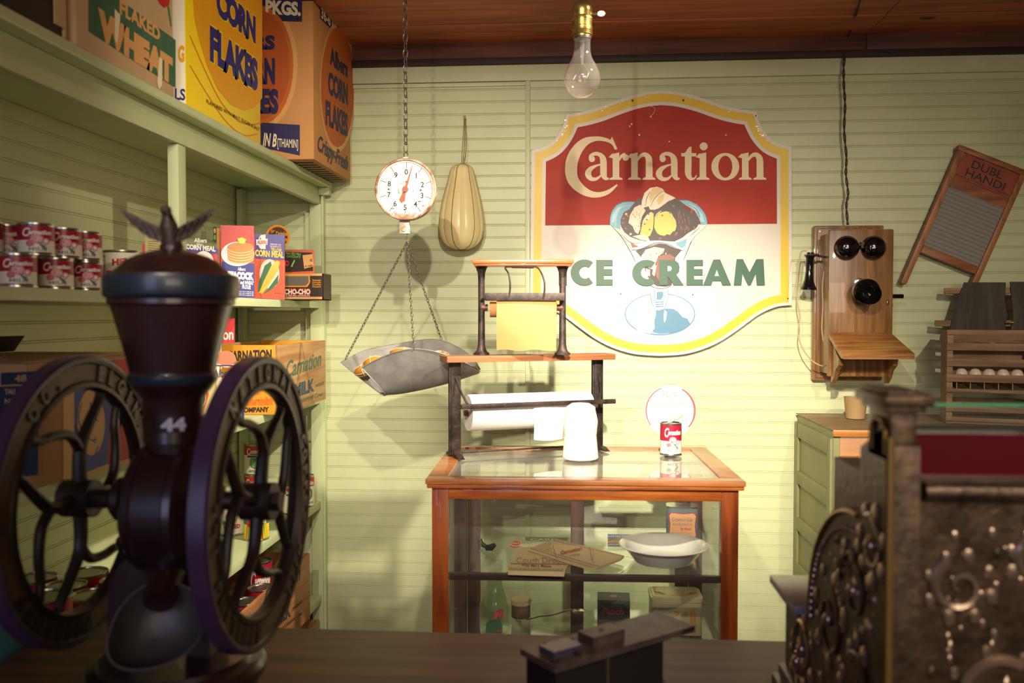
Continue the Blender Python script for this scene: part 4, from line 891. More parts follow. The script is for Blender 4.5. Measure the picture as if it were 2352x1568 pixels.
b = MB(); b.prism(rrect(.0545, .0365, .0165), 'z', .1085, .113, steel); b.text3('x Macaroonettes', (-.02, -.005, .1132), (1, 0, 0), (0, 1, 0), .05, .008, blk, .01, .3); b.build('tin_lid', r, 'worn bare metal lid', world=False)
# pipe, labels, bags
r = MB(); p = PZ(1118, 1262, Z_); r.tube([(p.x-.02, p.y+.05, p.z+.012), (p.x-.012, p.y+.02, p.z+.008), (p.x+.006, p.y-.012, p.z+.008)], [.006, .007, .006], blackgloss, 10)
r.tube([(p.x, p.y-.015, p.z+.009), (p.x+.015, p.y-.02, p.z+.012), (p.x+.024, p.y-.012, p.z+.018)], [.008, .010, .006], dk2, 8); r.box((p.x-.024, p.y+.058, p.z+.010), (.014, .02, .016), steel, bev=.003); r.build('bottle_stopper', None, 'small black stopper with a metal cap at the left of the upper shelf', 'stopper')
b = MB(); c = PZ(1185, 1248, Z_+.001); M = Matrix.Translation(c) @ Matrix.Diagonal((.019, .038, 1, 1)); b.lathe([(1, -.0012), (1, .0008)], red, 28, M); b.lathe([(.88, 0), (.88, .0011)], creamy, 28, M); b.lathe([(.75, 0), (.75, .0014)], red, 28, M)
b.text3('QUALITY', (c.x-.011, c.y-.009, c.z+.0018), (1, 0, 0), (0, 1, 0), .022, .014, white, .03); b.build('oval_label', None, 'small red and white oval label lying on the upper shelf', 'label')
def lay(pts, z0, th, m, b=None, cx=(960, 1000, 3.095)):
    b = b or MB(); P3 = [PZ(cx[0]+x/cx[2], cx[1]+y/cx[2], z0+th) for x, y in pts]; n = len(P3)
    lo = [Vector((q.x, q.y, z0)) for q in P3]; b.flat(P3, m); b.add(P3+lo, [(i, (i+1) % n, (i+1) % n+n, i+n) for i in range(n)], m, smooth=False); b.flat(list(reversed(lo)), m); return b
cx = (960, 1000, 3.095)
b = lay([(762, 716), (1072, 720), (1068, 756), (758, 757)], Z_, .001, mat('pale_green_card', 'B4C29A', .6)); zz = ('z', Z_+.001); b.art([(768, 722), (1064, 726), (1061, 750), (766, 751)], mat('card_green_print', '88A078', .6), zz, 1, cx); b.text('CARD', (800, 748), (1000, 748), 16, creamy, zz, 2, cx=cx); b.build('printed_card', None, 'pale green bordered card behind the paper bags', 'card')
b = lay([(640, 775), (880, 762), (885, 778), (760, 790)], Z_+.0012, .001, mat('cream_slip', 'E0D4A8', .6)); b.build('paper_slip', None, 'thin cream paper slip between the oval label and the bags', 'paper')
bagm = mat('brown_paper_bag', 'C2AA80', .75, var=.08); bagp = mat('bag_brown_print', '7A4434', .7)
b = lay([(722, 782), (1072, 905), (1040, 980), (640, 968), (634, 955)], Z_+.0003, .008, bagm); zz = ('z', Z_+.0084)
b.text('Cough Drops', (700, 905), (1040, 905), 40, mat('faded_bag_print', '8E7C60', .7), zz, 1, cx=cx); b.text('Way Mary Makes', (735, 930), (950, 938), 20, bagp, zz, 1, .02, cx=cx)
b.art([(660, 908), (1060, 912), (1058, 918), (657, 914)], bagp, zz, 1, cx)
for k in range(30): b.art([(648+13*k, 938+.25*k), (654+13*k, 938+.25*k), (658+13*k, 958+.25*k), (644+13*k, 958+.25*k)], mat('bag_green_print', '7A7A50', .7), zz, 1, cx)
b.build('paper_bag', None, 'flat tan paper bag printed with a border, lying under the other bag', 'paper bag', 'paper bags on the upper shelf')
b = lay([(778, 800), (985, 735), (1215, 790), (1465, 853), (1440, 875), (1250, 948), (1100, 905)], Z_+.010, .006, bagm); zz = ('z', Z_+.0162)
for i in range(46):
    for j in range(9):
        s, t = i/46, j/9; x = 800+(985-800)*t*1.0+s*(1250-800); y = 805+(742-805)*t+s*(140); x2 = x+t*s*190
        if 940 < x2 < 1240 and .12 < t < .85 or (x2 > 1250 and .2 < t < .8): continue
        b.art([(x2, y), (x2+6, y+1.6), (x2+9, y-2), (x2+3, y-3.6)], bagp, zz, 1, cx)
b.text('Carnation', (1012, 850), (1165, 815), 24, mat('bag_orange_print', 'A85A34', .7), zz, 2, .04, cx=cx); b.text('COFFEE', (1080, 862), (1150, 852), 12, mat('bag_green_print2', '8A9A80', .7), zz, 2, cx=cx)
b.stroke([(985, 880, 3), (960, 790, 3)], bagp, zz, 2, cx, 1); b.stroke([(1240, 905, 3), (1222, 795, 3)], bagp, zz, 2, cx, 1)
b.build('paper_bag', None, 'patterned tan paper bag with red lettering, lying across the other bag', 'paper bag', 'paper bags on the upper shelf')
b = lay([(1348, 700), (1520, 702), (1500, 780), (1350, 778)], Z_, .0015, mat('blue_card', '6A78B4', .6)); zz = ('z', Z_+.0016)
for k in range(14): b.art([(1350+12*k, 708), (1354+12*k, 708), (1358+12*k, 724), (1354+12*k, 724)], white, zz, 1, cx)
b.art([(1348, 748), (1430, 722), (1515, 745), (1500, 762), (1350, 764)], tan_, zz, 1, cx); b.art([(1350, 732), (1400, 730), (1350, 746)], cream, zz, 2, cx)
for k in range(10): b.art([(1352+14*k, 778), (1359+14*k, 766), (1366+14*k, 778)], white, zz, 1, cx)
b.build('printed_card', None, 'blue striped card left of the pie dish', 'card')
# lower shelf
Z_ = ZS2+.0008
r = thing('milk_bottle', 'clear glass milk bottle with red and green print', 'bottle', (-.230, 2.506, Z_), sc=SK); T = None
milkg = thin_glass('bottle_glass', tint=(.88, .92, .86), dust=.05)
b = MB(); b.lathe([(0, .003), (.046, .003), (.052, .006), (.053, .015), (.053, .09), (.050, .105), (.040, .13), (.030, .155), (.025, .18), (.024, .215), (.027, .222), (.029, .228), (.029, .238), (.026, .241), (.022, .238), (.022, .228), (.021, .19), (.026, .155), (.036, .13), (.047, .10), (.050, .088), (.050, .015), (.046, .010), (0, .010)], milkg, 40, T, cap=False); b.build('bottle_glass', r, world=False)
b = MB()
for pts, m in (([(-.03, .005), (.03, .005), (.03, .035), (.02, .055), (-.012, .055), (-.026, .04)], mat('bottle_green_print', '2E6A54', .6)), ([(-.002, .055), (.004, .082), (.016, .088), (.034, .086), (.036, .072), (.030, .052), (.022, .060), (.016, .072), (.008, .056)], mat('bottle_red_print', 'B8423C', .6)), ([(.006, .012), (.03, .010), (.032, .018), (.014, .020)], mat('bottle_red_print', 'B8423C', .6))):
    f = lambda q: (.0534*sin(q[0]/.053), -.0534*cos(q[0]/.053), q[1]+.006); tri = tessellate_polygon([[Vector((q[0], q[1], 0)) for q in pts]]); b.add([f(q) for q in pts], [tuple(t) for t in tri], m)
b.build('printed_label', r, world=False)
r = thing('round_box', 'small round pasteboard box behind the milk bottle', 'box', (-.163, 2.643, Z_), sc=SK); b = MB(); T = None; b.lathe([(.034, 0), (.034, .048)], mat('woodgrain_pasteboard', '6A5038', .7), 32, T); b.build('box_body', r, world=False); b = MB(); b.lathe([(.036, .046), (.036, .062), (.034, .064), (0, .064)], mat('pale_lid_paper', 'C2A880', .7), 32, T, cap=False); b.build('box_lid', r, world=False)
r = MB(); pts = [PZ(x, y, Z_+.006+h) for x, y, h in ((1196, 1428, 0), (1186, 1424, 0), (1190, 1418, .002), (1203, 1420, .002), (1215, 1421, .004), (1240, 1415, .006), (1268, 1412, .012), (1300, 1402, .02), (1318, 1400, .022))]
r.tube(curve_pts(pts, 4), .0022, steel, 8); c = pts[-1]; r.sphere((c.x+.014, c.y, c.z-.004), .020, steel, 16, (1, 1, .35)); r.build('ladle', None, 'bent wire handled skimmer left of the dark box', 'ladle')
r = thing('carton_box', 'dark box with faded red peach lettering beside the skimmer', 'box', (.116, 2.557, Z_), radians(-2), sc=SK); b = MB(); dg = mat('dark_green_box', '3A4038', .6, var=.3, vscale=20); b.bb((-.055, -.045, 0), (.055, .045, .112), dg, bev=.002)
b.flat([(-.052, -.0454, .045), (.035, -.0454, .045), (.045, -.0454, .06), (.048, -.0454, .08), (.035, -.0454, .1), (-.052, -.0454, .104)], mat('box_black_print', '1E1A18', .6)); b.text3('Peach', (-.04, -.046, .066), (1, 0, 0), (0, 0, 1), .075, .022, mat('box_red_print', '8A3020', .6), .04, .2); b.flat([(-.054, -.0454, .002), (.054, -.0454, .002), (.054, -.0454, .04), (-.054, -.0454, .04)], mat('box_maroon_print', '5A2418', .6))
b.lathe([(.014, .1122), (.014, .1126)], mat('box_pink_print', 'A07060', .6), 20); b.build('box_body', r, world=False)
r = thing('biscuit_tin', 'large yellowed tin with orange border on the lower shelf', 'tin', (.296, 2.565, Z_), 0, sc=SK); yt = mat('yellowed_tin', 'C9BE94', .4, .2, var=.15, vscale=18); ot = mat('tin_orange_print', 'C68A3A', .5); b = MB(); b.prism(rrect(.085, .06, .015), 'z', 0, .112, yt)
for x in (.048, .058): b.flat([(x-.004, -.0604, .01), (x+.004, -.0604, .01), (x+.004, -.0604, .095), (x-.004, -.0604, .095)], ot)
for x in (.0, .03): b.lathe([(.008, 0), (.008, .0006)], ot, 16, Matrix.Translation((x, -.0601, .075)) @ Matrix.Rotation(pi/2, 4, 'X'))
b.build('tin_body', r, world=False); b = MB(); b.prism(rrect(.0875, .0625, .017), 'z', .112, .126, yt); b.prism(rrect(.080, .055, .013), 'z', .126, .130, yt)
for k in range(40):
    a = 2*pi*k/40; x = max(-.068, min(.068, .1*cos(a))); y = max(-.044, min(.044, .07*sin(a))); b.box((x, y, .1304), (.008, .003, .0006), ot, Matrix.Rotation(.0, 4, 'Z'))
for sx in (-1, 1):
    for k in range(4): b.box((sx*(.045+.005*k), -.03+.008*k, .1305), (.022, .003, .0007), ot)
b.build('tin_lid', r, world=False)

# ---- on top of the case
pap = mat('white_paper', 'F4F1EA', .7); kraft = mat('kraft_paper', 'B98850', .75, var=.06, vscale=5, stretch=(1, 1, .2))
A = Vector((-.408, 2.975, 0)); B_ = Vector((.087, 3.19, 0)); hr = atan2((B_-A).y, (B_-A).x); HL = (B_-A).length
H = thing('paper_roll_holder', 'tall black iron holder with a wide white paper roll', 'paper holder', (A+B_)/2*SK+Vector((0, 0, ZC+.0005)), hr, sc=SK)
hb = wood('holder_board', 'A87048', '7E4C2A', 'x', .5, 1.2)
wH = HL/2
for sx in (-1, 1):
    b = MB(); b.bb((sx*wH-.020, -.012, .004), (sx*wH+.006 if sx > 0 else sx*wH+.014, .012, .325), blackiron, bev=.003); b.bb((sx*wH-.026, -.008, .004), (sx*wH+.016, .008, .325), blackiron, bev=.003)
    b.prism([(-.085, .0), (-.055, .010), (-.02, .013), (.02, .013), (.055, .010), (.085, 0)], 'x', sx*wH-.014, sx*wH+.008, blackiron)
    b.tube([(sx*wH-.004, -.014, .27), (sx*wH-.004-sx*.01, -.05, .22), (sx*wH-.004-sx*.025, -.074, .185)], .004, blackiron, 8); b.build('upright', H, world=False)
b = MB(); b.tube([(-wH+.02, 0, .012), (wH-.01, 0, .012)], .0035, blackiron, 8); b.build('stay_rod', H, world=False)
b = MB(); b.bb((-wH-.045, -.05, .3255), (wH+.045, .05, .347), hb, bev=.003); b.build('top_board', H, world=False)
b = MB(); b.bb((-wH-.005, -.086, .170), (wH+.03, -.074, .187), blackiron, bev=.004); b.bb((-wH-.005, -.074, .170), (wH+.03, -.062, .174), blackiron); b.build('cutter_bar', H, world=False)
RO = Matrix.Translation((0, -.002, .148)) @ Matrix.Rotation(pi/2, 4, 'Y')
b = MB(); b.lathe([(.012, -.228), (.062, -.228), (.063, -.223), (.063, .223), (.062, .228), (.012, .228)], pap, 48, RO, cap=False); b.lathe([(.011, -.24), (.011, .24)], brownp, 20, RO)
# torn sheet hanging from the bar on the right half
pts = []
nx, nz = 14, 10; vs = []
for i in range(nx):
    for j in range(nz):
        x = -.01+.225*i/(nx-1); t = j/(nz-1); vs.append((x, -.070-.006*sin(t*2.5)-.003*sin(i*.7), .172-.118*t-.006*t*sin(i*.45)))
b.add(vs, [(i*nz+j, i*nz+j+1, (i+1)*nz+j+1, (i+1)*nz+j) for i in range(nx-1) for j in range(nz-1)], pap); b.build('paper_roll', H, 'white paper roll with a torn hanging sheet', world=False)
# small holder on top
S = thing('paper_roll_holder', 'small black iron holder with a kraft paper roll, standing on the taller holder', 'paper holder', tuple(PY(1199, 815, 3.045*SK).xy)+(ZC+.0008+.3472*SK,), radians(4), sc=SK)
SW = .142; ZT2 = .325
for sx in (-1, 1):
    b = MB(); Tm = Matrix.Translation((sx*SW, 0, 0)); b.lathe([(.028, 0), (.028, .006), (.020, .012), (.015, .022), (.0125, .04), (.0115, .15), (.0115, .26), (.013, .285), (.019, .303), (.023, .3075)], blackiron, 14, Tm @ Matrix.Diagonal((1, .75, 1, 1))); b.build('upright', S, world=False)
b = MB(); b.bb((-.166, -.04, .308), (.172, .04, .318), oak, bev=.003); b.bb((-.172, -.046, .316), (.166+.012, .046, .331), oak, bev=.004); b.build('top_board', S, world=False)
b = MB(); b.bb((-.128, -.062, .188), (.146, -.052, .215), blackiron, bev=.003); b.cyl((-.142, 0, .165), (-.120, 0, .165), .012, brownp, 14); b.cyl((.142, 0, .165), (.120, 0, .165), .012, brownp, 14); b.tube([(-.14, -.01, .19), (-.128, -.055, .2)], .006, blackiron); b.tube([(.14, -.01, .19), (.14, -.055, .2)], .006, blackiron); b.build('cutter_bar', S, world=False)
b = MB(); bl = curve_pts([(-.045, -.060, .200), (-.041, -.060, .24), (-.046, -.05, .28), (-.058, -.035, .300), (-.050, -.03, .306), (.0, -.03, .305), (.045, -.03, .306), (.062, -.04, .292), (.075, -.055, .26), (.077, -.062, .23), (.073, -.062, .195)], 4); b.tube(bl, .0032, blackiron, 8); b.cyl((-.035, -.03, .306), (.04, -.03, .305), .005, blackiron, 10); b.build('wire_bail', S, world=False)
RO = Matrix.Translation((0, -.004, .165)) @ Matrix.Rotation(pi/2, 4, 'Y')
b = MB(); b.lathe([(.010, -.112), (.0325, -.112), (.0335, -.11), (.0335, .118), (.0325, .12), (.010, .12)], kraft, 40, RO, cap=False)
vs = []; nx, nz = 12, 14
for i in range(nx):
    for j in range(nz):
        x = -.088+.205*i/(nx-1); t = j/(nz-1); vs.append((x, -.050-.012*sin(t*pi)*(.4+.6*sin(i*.35+.5)), .200-.182*t+.0025*sin(i*1.1)*t))
b.add(vs, [(i*nz+j, i*nz+j+1, (i+1)*nz+j+1, (i+1)*nz+j) for i in range(nx-1) for j in range(nz-1)], kraft); b.build('paper_roll', S, 'kraft paper roll with its sheet hanging down', world=False)
# cone of string
p = PZ(1333, 1052, ZC); r = thing('string_cone', 'white cone of wound string on the glass top', 'string', (p.x, p.y-.010, ZC+.0005), sc=SK); T = None; ZK = ZC; ZC = 0; p = Vector((0, 0, 0)); b = MB()
b.lathe([(.056, 0), (.060, .003), (.060, .006)], mat('cone_core', 'D8D0C0', .8), 40, T)
pr = []
for k in range(60):
    t = k/59; rr = .0605-.0165*t+(.007*sin((t-.40)/.60*pi) if t > .40 else 0)+(.0008 if k % 2 else 0); pr.append((rr*(1 if t < .94 else 1-(t-.94)*5), .006+.182*t))
pr.append((.012, .190)); b.lathe(pr, mat('white_string', 'F6F2E8', .85), 44, T)
b.tube(curve_pts([(p.x+.035, p.y-.035, ZC+.18), (p.x+.052, p.y-.02, ZC+.15), (p.x+.056, p.y-.01, ZC+.12), (p.x+.045, p.y-.035, ZC+.10), (p.x+.01, p.y-.055, ZC+.095), (p.x-.03, p.y-.05, ZC+.10)], 5), .0012, mat('white_string', 'F6F2E8', .85), 6); b.build('wound_string', r, world=False); ZC = ZK
# milk can and round sign
can('milk', .0318, .096, .288, 2.626, ZC+.0008, 8, 'red and white milk can standing alone on the glass top')
ml = MB(); ml.lathe([(.026, 0), (.026, .001)], steel, 20, Matrix.Translation((.302, 2.630, ZC+.1065)) @ Matrix.Rotation(radians(-28), 4, 'Y')); ml.build('can_lid', None, 'cut lid bent up from the lone milk can', 'lid')
r = thing('round_sign', 'round white card sign with a red rim behind the lone milk can', 'sign', (.296, 2.728, ZC)); c = PY(1540, 943, 2.737); b = MB(); b.lathe([(.080, 0), (.080, .003)], mat('sign_card_white', 'D2CCC2', .6), 44, Matrix.Translation((c.x, 2.740, c.z)) @ Matrix.Rotation(pi/2, 4, 'X')); b.bb((c.x-.018, 2.737, ZC+.0005), (c.x+.018, 2.740, c.z-.07), white); b.bb((c.x-.018, 2.737, ZC+.0005), (c.x+.018, 2.765, ZC+.003), white); pl = ('y', 2.7368)
ring = []; 
for a in range(-40, 221, 6):
    if 62 < a < 96: continue
    ring.append(a)
for lo, hi, wd in ((-42, 62, 5), (112, 222, 3)):
    b.stroke([(1540+56*cos(radians(a)), 943-56*sin(radians(a)), wd*(.6+.4*sin(pi*(a-lo)/(hi-lo)))) for a in range(lo, hi+1, 8)], mat('salmon_print', 'B84A38', .5), pl, 1, smooth=1)
fp = mat('faded_sign_print', '8A8682', .6); b.text('Pure', (1520, 914), (1556, 910), 16, fp, pl, 1, 0, .4); b.text('Carnation Milk', (1494, 936), (1586, 934), 12, fp, pl, 1, 0, .1); b.stroke([(1528, 921, 1), (1568, 919, 1)], fp, pl, 1, smooth=1); b.build('sign_disc', r)

# ================================================================ HANGING SCALE
sc = thing('hanging_scale', 'round white dial spring scale with a tin scoop hung on chains', 'scale', (-.52, 2.66, 1.35))
def chain(b, p0, p1, ln, wd, r, m):
    p0, p1 = Vector(p0), Vector(p1); d = p1-p0; n = max(1, round(d.length/(ln*.74))); st = d/n; q = d.to_track_quat('Z', 'Y').to_matrix().to_4x4()
    for i in range(n):
        c = p0+st*(i+.5); rot = Matrix.Rotation((pi/2)*(i % 2)+.35, 4, 'Z'); pts = []
        for k in range(14):
            a = 2*pi*k/14; x = wd/2*cos(a); z = ln/2*sin(a); pts.append(Matrix.Translation(c) @ q @ rot @ Vector((x*(1 if abs(sin(a)) < .8 else 1), 0, z)))
        b.tube(pts, r, m, 5, True)
SY = 2.66; SQ = SY/2.9; Dc = PY(932, 435, SY-.02); top = PY(932, 352, SY)
b = MB(); chain(b, (top.x, SY, CEIL-.002), (top.x, SY, top.z+.006), .032, .0145, .0015, chainm); b.build('suspension_chain', sc)
b = MB(); c = top; b.tube([(c.x+.006*cos(a), SY, c.z-.006+.010*sin(a)) for a in [2*pi*k/14 for k in range(14)]], .0018, chainm, 6, True); b.bb((c.x-.007, SY-.005, c.z-.022), (c.x+.007, SY+.005, c.z-.012), mat('scale_white_enamel', 'CFC4B4', .4, .1, var=.2, vscale=40)); b.build('hook', sc)
RT = Matrix.Translation((Dc.x, SY, Dc.z)) @ Matrix.Rotation(pi/2, 4, 'X') @ Matrix.Diagonal((SQ, SQ, 1, 1))
rust = mat('rusty_white_enamel', 'B8A48C', .5, .2, col2='7A4A2A', vscale=30); ew = mat('scale_white_enamel', 'CFC4B4')
b = MB(); b.lathe([(.085, -.02), (.1, -.016), (.1015, .0), (.1015, .018), (.103, .021), (.103, .0255), (.1005, .0275), (.0965, .0275), (.0955, .024), (.0955, .0205)], rust, 56, RT, cap=False); b.lathe([(0, -.02), (.085, -.02)], rust, 40, RT, cap=False); b.build('housing', sc)
dial_w = mat('dial_white', 'E4DAD0', .45, var=.06, vscale=30); yd = SY-.0206; pl = ('y', yd)
b = MB(); b.lathe([(.0958, .0195), (.0958, .0206), (0, .0206)], dial_w, 56, RT, cap=False)
def dang(v): return radians(90-36*v-2)
DR = .0958
def dpt(a, r): return Vector((Dc.x+SQ*r*cos(a), yd-.0004, Dc.z+SQ*r*sin(a)))
for k in range(100):
    a = dang(k/10); r0 = .070 if k % 10 == 0 else (.076 if k % 5 == 0 else .082); w2 = .0009 if k % 10 == 0 else .0005; nn = Vector((-sin(a), 0, cos(a)))*w2
    b.flat([dpt(a, r0)-nn, dpt(a, .089)-nn, dpt(a, .089)+nn, dpt(a, r0)+nn], grey if k % 10 else blk)
for rr in (.0895, .0685):
    n = 64; vs = []
    for i in range(n):
        a = 2*pi*i/n; vs += [dpt(a, rr), dpt(a, rr+.0008)]
    b.add(vs, [(2*i, 2*i+1, (2*i+3) % (2*n), (2*i+2) % (2*n)) for i in range(n)], blk)
for k in range(10):
    a = dang(k); c = dpt(a, .0585); vs, fs, asp = glyphs(str(k), .02); wd = .0165*min(asp, .8); b.add([(c.x+(x-.5)*wd, yd-.0006, c.z+(y-.5)*.0165) for x, y in vs], fs, blk, smooth=False)
s_ = 'PENN SCALE MFG CO. INC.'
for i, ch in enumerate(s_):
    if ch == ' ': continue
    a = radians(205-235*i/(len(s_)-1)); vs, fs, asp = glyphs(ch, .01); ux = Vector((sin(a), 0, -cos(a))); vy = Vector((cos(a), 0, sin(a))); o = dpt(a, .023)
    b.add([o+ux*((x-.5)*min(asp, .8)*.005)+vy*(y*.005) for x, y in vs], fs, blk, smooth=False)
for dx, dz in ((-.052, .002), (.047, -.002)): b.sphere((Dc.x+dx, yd-.001, Dc.z+dz), .0035, brass, 10)
for k in range(16):
    a = radians(random.uniform(-45, 60)) if k < 9 else radians(random.uniform(235, 300)); c = dpt(a, random.uniform(.06, .093)); b.lathe([(1, 0), (1, .0002)], rust, 8, Matrix.Translation((c.x, yd-.0003, c.z)) @ Matrix.Rotation(pi/2, 4, 'X') @ Matrix.Diagonal((random.uniform(.002, .006), random.uniform(.001, .003), 1, 1)))
b.art([(905, 495), (915, 490), (945, 492), (958, 487), (950, 499), (930, 503)], rust, pl, 1)
b.build('dial', sc, 'white numbered dial')
ndl = mat('needle_rust_red', '8A4A30', .5); a = radians(90-17)
b = MB(); d = Vector((cos(a), 0, sin(a))); nn = Vector((-sin(a), 0, cos(a))); o = Vector((Dc.x, yd-.006, Dc.z))
b.flat([o-nn*.004, o+d*.076-nn*.0006, o+d*.076+nn*.0006, o+nn*.004], ndl); b.flat([o-nn*.004, o-d*.020-nn*.006, o-d*.035-nn*.009, o-d*.042, o-d*.035+nn*.009, o-d*.020+nn*.006, o+nn*.004], ndl); b.cyl((o.x, yd, o.z), (o.x, yd-.010, o.z), .009, ndl, 16); b.build('needle', sc, 'rust red needle')
hk = PY(931, 540, SY); b = MB(); b.bb((hk.x-.018, SY-.007, hk.z+.004), (hk.x+.014, SY+.007, hk.z+.052), ew, bev=.004); b.cyl((hk.x-.002, SY-.008, hk.z+.020), (hk.x-.002, SY-.012, hk.z+.020), .009, rust, 12); b.tube([(hk.x+.003, SY, hk.z+.015), (hk.x+.008, SY, hk.z), (hk.x+.004, SY, hk.z-.012), (hk.x-.003, SY, hk.z-.010)], .002, chainm); b.build('lower_bracket', sc)
hp = PY(935, 556, SY)
C6 = (760, 560, 2.852)
def cpt(x, y, Y): return PY(C6[0]+x/C6[2], C6[1]+y/C6[2], (Y+.212)*.858)
near = [(200, 812, 2.80), (350, 735, 2.79), (540, 688, 2.79), (760, 728, 2.81), (977, 838, 2.86)]
far = [(65, 775, 2.98), (230, 695, 3.01), (450, 652, 3.04), (700, 628, 3.06), (900, 720, 3.04), (978, 822, 2.96)]
bot = [(350, 992, 2.86), (470, 980, 2.88), (620, 952, 2.90), (800, 905, 2.92), (965, 850, 2.91)]
def samp(L_, n):
    P = curve_pts([cpt(*q) for q in L_], 12); return [P[round(i*(len(P)-1)/(n-1))] for i in range(n)]
n = 40; Np, Fp, Bp = samp(near, n), samp(far, n), samp(bot, n); m_ = 16; vs = []
for i in range(n):
    A, B2, C = Np[i], Bp[i], Fp[i]; ctl = B2*2-(A+C)*.5
    for j in range(m_+1):
        t = j/m_; vs.append(A*(1-t)**2+ctl*2*t*(1-t)+C*t*t)
fs = [(i*(m_+1)+j, (i+1)*(m_+1)+j, (i+1)*(m_+1)+j+1, i*(m_+1)+j+1) for i in range(n-1) for j in range(m_)]
b = MB(); b.add(vs, fs, galv); b.tube(Np, .0018, galv, 6); b.tube(Fp, .0018, galv, 6)
b.tube([vs[j] for j in range(m_+1)], .0018, galv, 6); b.build('scoop_pan', sc)
cn, cl, cr_ = cpt(545, 690, 2.79), cpt(95, 755, 2.985), cpt(725, 628, 3.06)
for e in (cn, cl, cr_):
    b = MB(); chain(b, hp, e, .0155, .0068, .001, chainm); b.build('pan_chain', sc)
# bundles in the scoop
am = mat('amber_rind', 'C8862A', .35, var=.2, vscale=12, coat=.2); strg = mat('white_netting', 'E8DCC0', .7)
G = 'amber string-tied balls in the scoop of the scale'
for i, (x, y, Y, r_, sx, lb) in enumerate(((215, 800, 2.90, .026, 1.4, 'amber netted ball lowest at the left end of the scoop'), (275, 750, 2.90, .030, 1.25, 'amber netted ball second from the left in the scoop'), (480, 695, 2.93, .034, 1.6, 'largest amber netted ball, in the middle of the scoop'), (720, 710, 2.93, .022, 1.5, 'amber netted ball just right of the near chain'), (815, 745, 2.95, .022, 1.3, 'small amber netted ball at the right part of the scoop'), (925, 810, 2.93, .018, 1.5, 'last amber netted ball at the right tip of the scoop'))):
    r_ *= .858; c = cpt(x, y, Y); c.z -= r_*.55; b = MB(); M = Matrix.Translation(c) @ Matrix.Rotation(-.35 if i < 2 else .1, 4, 'Y') @ Matrix.Diagonal((sx, 1, .85, 1)); b.sphere((0, 0, 0), r_, am, 24, (1, 1, 1), M); o = b.build('tied_ball', None, lb, 'food', G)
    s_ = MB()
    for k in range(4):
        R3 = Matrix.Rotation(.5+k*pi/4, 4, 'X') if k < 3 else Matrix.Rotation(pi/2, 4, 'Y'); s_.tube([M @ R3 @ Vector((r_*1.01*cos(a), r_*1.01*sin(a), 0)) for a in [2*pi*q/24 for q in range(24)]], .0009, strg, 5, True)
    s_.build('netting', o)

# ================================================================ HANGING CHEESE
CY = 3.315; c = PY(1060, 573, CY); tp = PY(1062, 378, CY); hh = tp.z-c.z
ch = thing('hanging_cheese', 'pale yellow pear shaped cheese hanging by string from a nail', 'cheese', (c.x, CY, c.z)); chm = mat('pale_cheese', 'EAD8A0', .35, var=.08, vscale=6, coat=.15); stm = mat('brown_string', '8A6A34', .8)
pr = [(0, .0), (.028, .002), (.055, .014), (.074, .036), (.084, .068), (.086, .095), (.082, .14), (.071, .20), (.058, .25), (.048, .29), (.043, .31), (.034, .323), (.018, .330), (0, .331)]
P2 = curve_pts([(r_, z, 0) for r_, z in pr], 5); vs = []; n = 96
for p in P2:
    t = p.y/.331
    for i in range(n):
        a = 2*pi*i/n; g_ = abs(((a+.35)/(2*pi)*6) % 1-.5)*2; f = 1-.07*max(0, g_-.80)/.2-.025*g_**2; vs.append((c.x+(.0 if t < .5 else (t-.5)*.006)+max(p.x, 0)*f*cos(a), CY+max(p.x, 0)*f*sin(a)*.92, c.z+p.y*hh/.331))
k_ = len(P2); b = MB(); b.add(vs, [(j*n+i, j*n+(i+1) % n, (j+1)*n+(i+1) % n, (j+1)*n+i) for j in range(k_-1) for i in range(n)], chm); b.build('cheese_body', ch)
b = MB()
for q in range(6):
    i = round(((q+.5)/6*2*pi-.35)/(2*pi)*n) % n; b.tube([vs[j*n+i] for j in range(0, k_)], .0016, stm, 5)
nail = PY(1069, 274, 3.39); tz = c.z+hh
for dx in (-.004, .004, .0): b.tube(curve_pts([(c.x+dx+.004, CY, tz-.004), (c.x+dx*1.8+.008, CY+.03, tz+.07), (nail.x+dx*.6, 3.375, nail.z-.004)], 5), .0014, stm, 5)
b.tube([(c.x+.0+.025*cos(a), CY+.022*sin(a), tz-.006) for a in [2*pi*q/16 for q in range(16)]], .0018, stm, 5, True); b.build('string', ch)
b = MB(); b.cyl((nail.x, 3.402, nail.z), (nail.x, 3.365, nail.z+.004), .0022, rust, 8); b.sphere((nail.x, 3.365, nail.z+.004), .0055, rust, 10, (1, .5, 1)); b.build('wall_nail', None, 'rusty nail in the wall holding the cheese string', 'nail')

# ================================================================ ADVERTISING SIGN
YS = 3.372
C5 = (1200, 180, 2.375); C7 = (1350, 400, 3.921)
sr = thing('advertising_sign', 'large shaped red, white and yellow ice cream sign on the wall', 'sign', (.3205, 3.39, 1.83))
def s5(x, y, Y=YS): return PY(C5[0]+x/C5[2], C5[1]+y/C5[2], Y)
top_c = s5(752, 66); bot_c = s5(745, 1512); xc = (s5(45, 800).x+s5(1470, 800).x)/2
half = [(752, 66), (840, 73), (930, 92), (1010, 117), (1090, 145), (1180, 167), (1275, 180)], [(1275, 180), (1290, 232), (1320, 290), (1360, 335), (1410, 360), (1468, 373)], [(1468, 373), (1470, 1236)], [(1470, 1236), (1385, 1246), (1290, 1288), (1190, 1360), (1090, 1428), (990, 1475), (880, 1504), (752, 1513)]
R_ = []
for seg in half:
    pts = [s5(*q) for q in seg]; pts = curve_pts(pts, 5) if len(pts) > 2 else pts; R_ += pts if not R_ else pts[1:]
R_ = [(p.x-xc, p.z) for p in R_]; sx0 = R_[0][0]; 
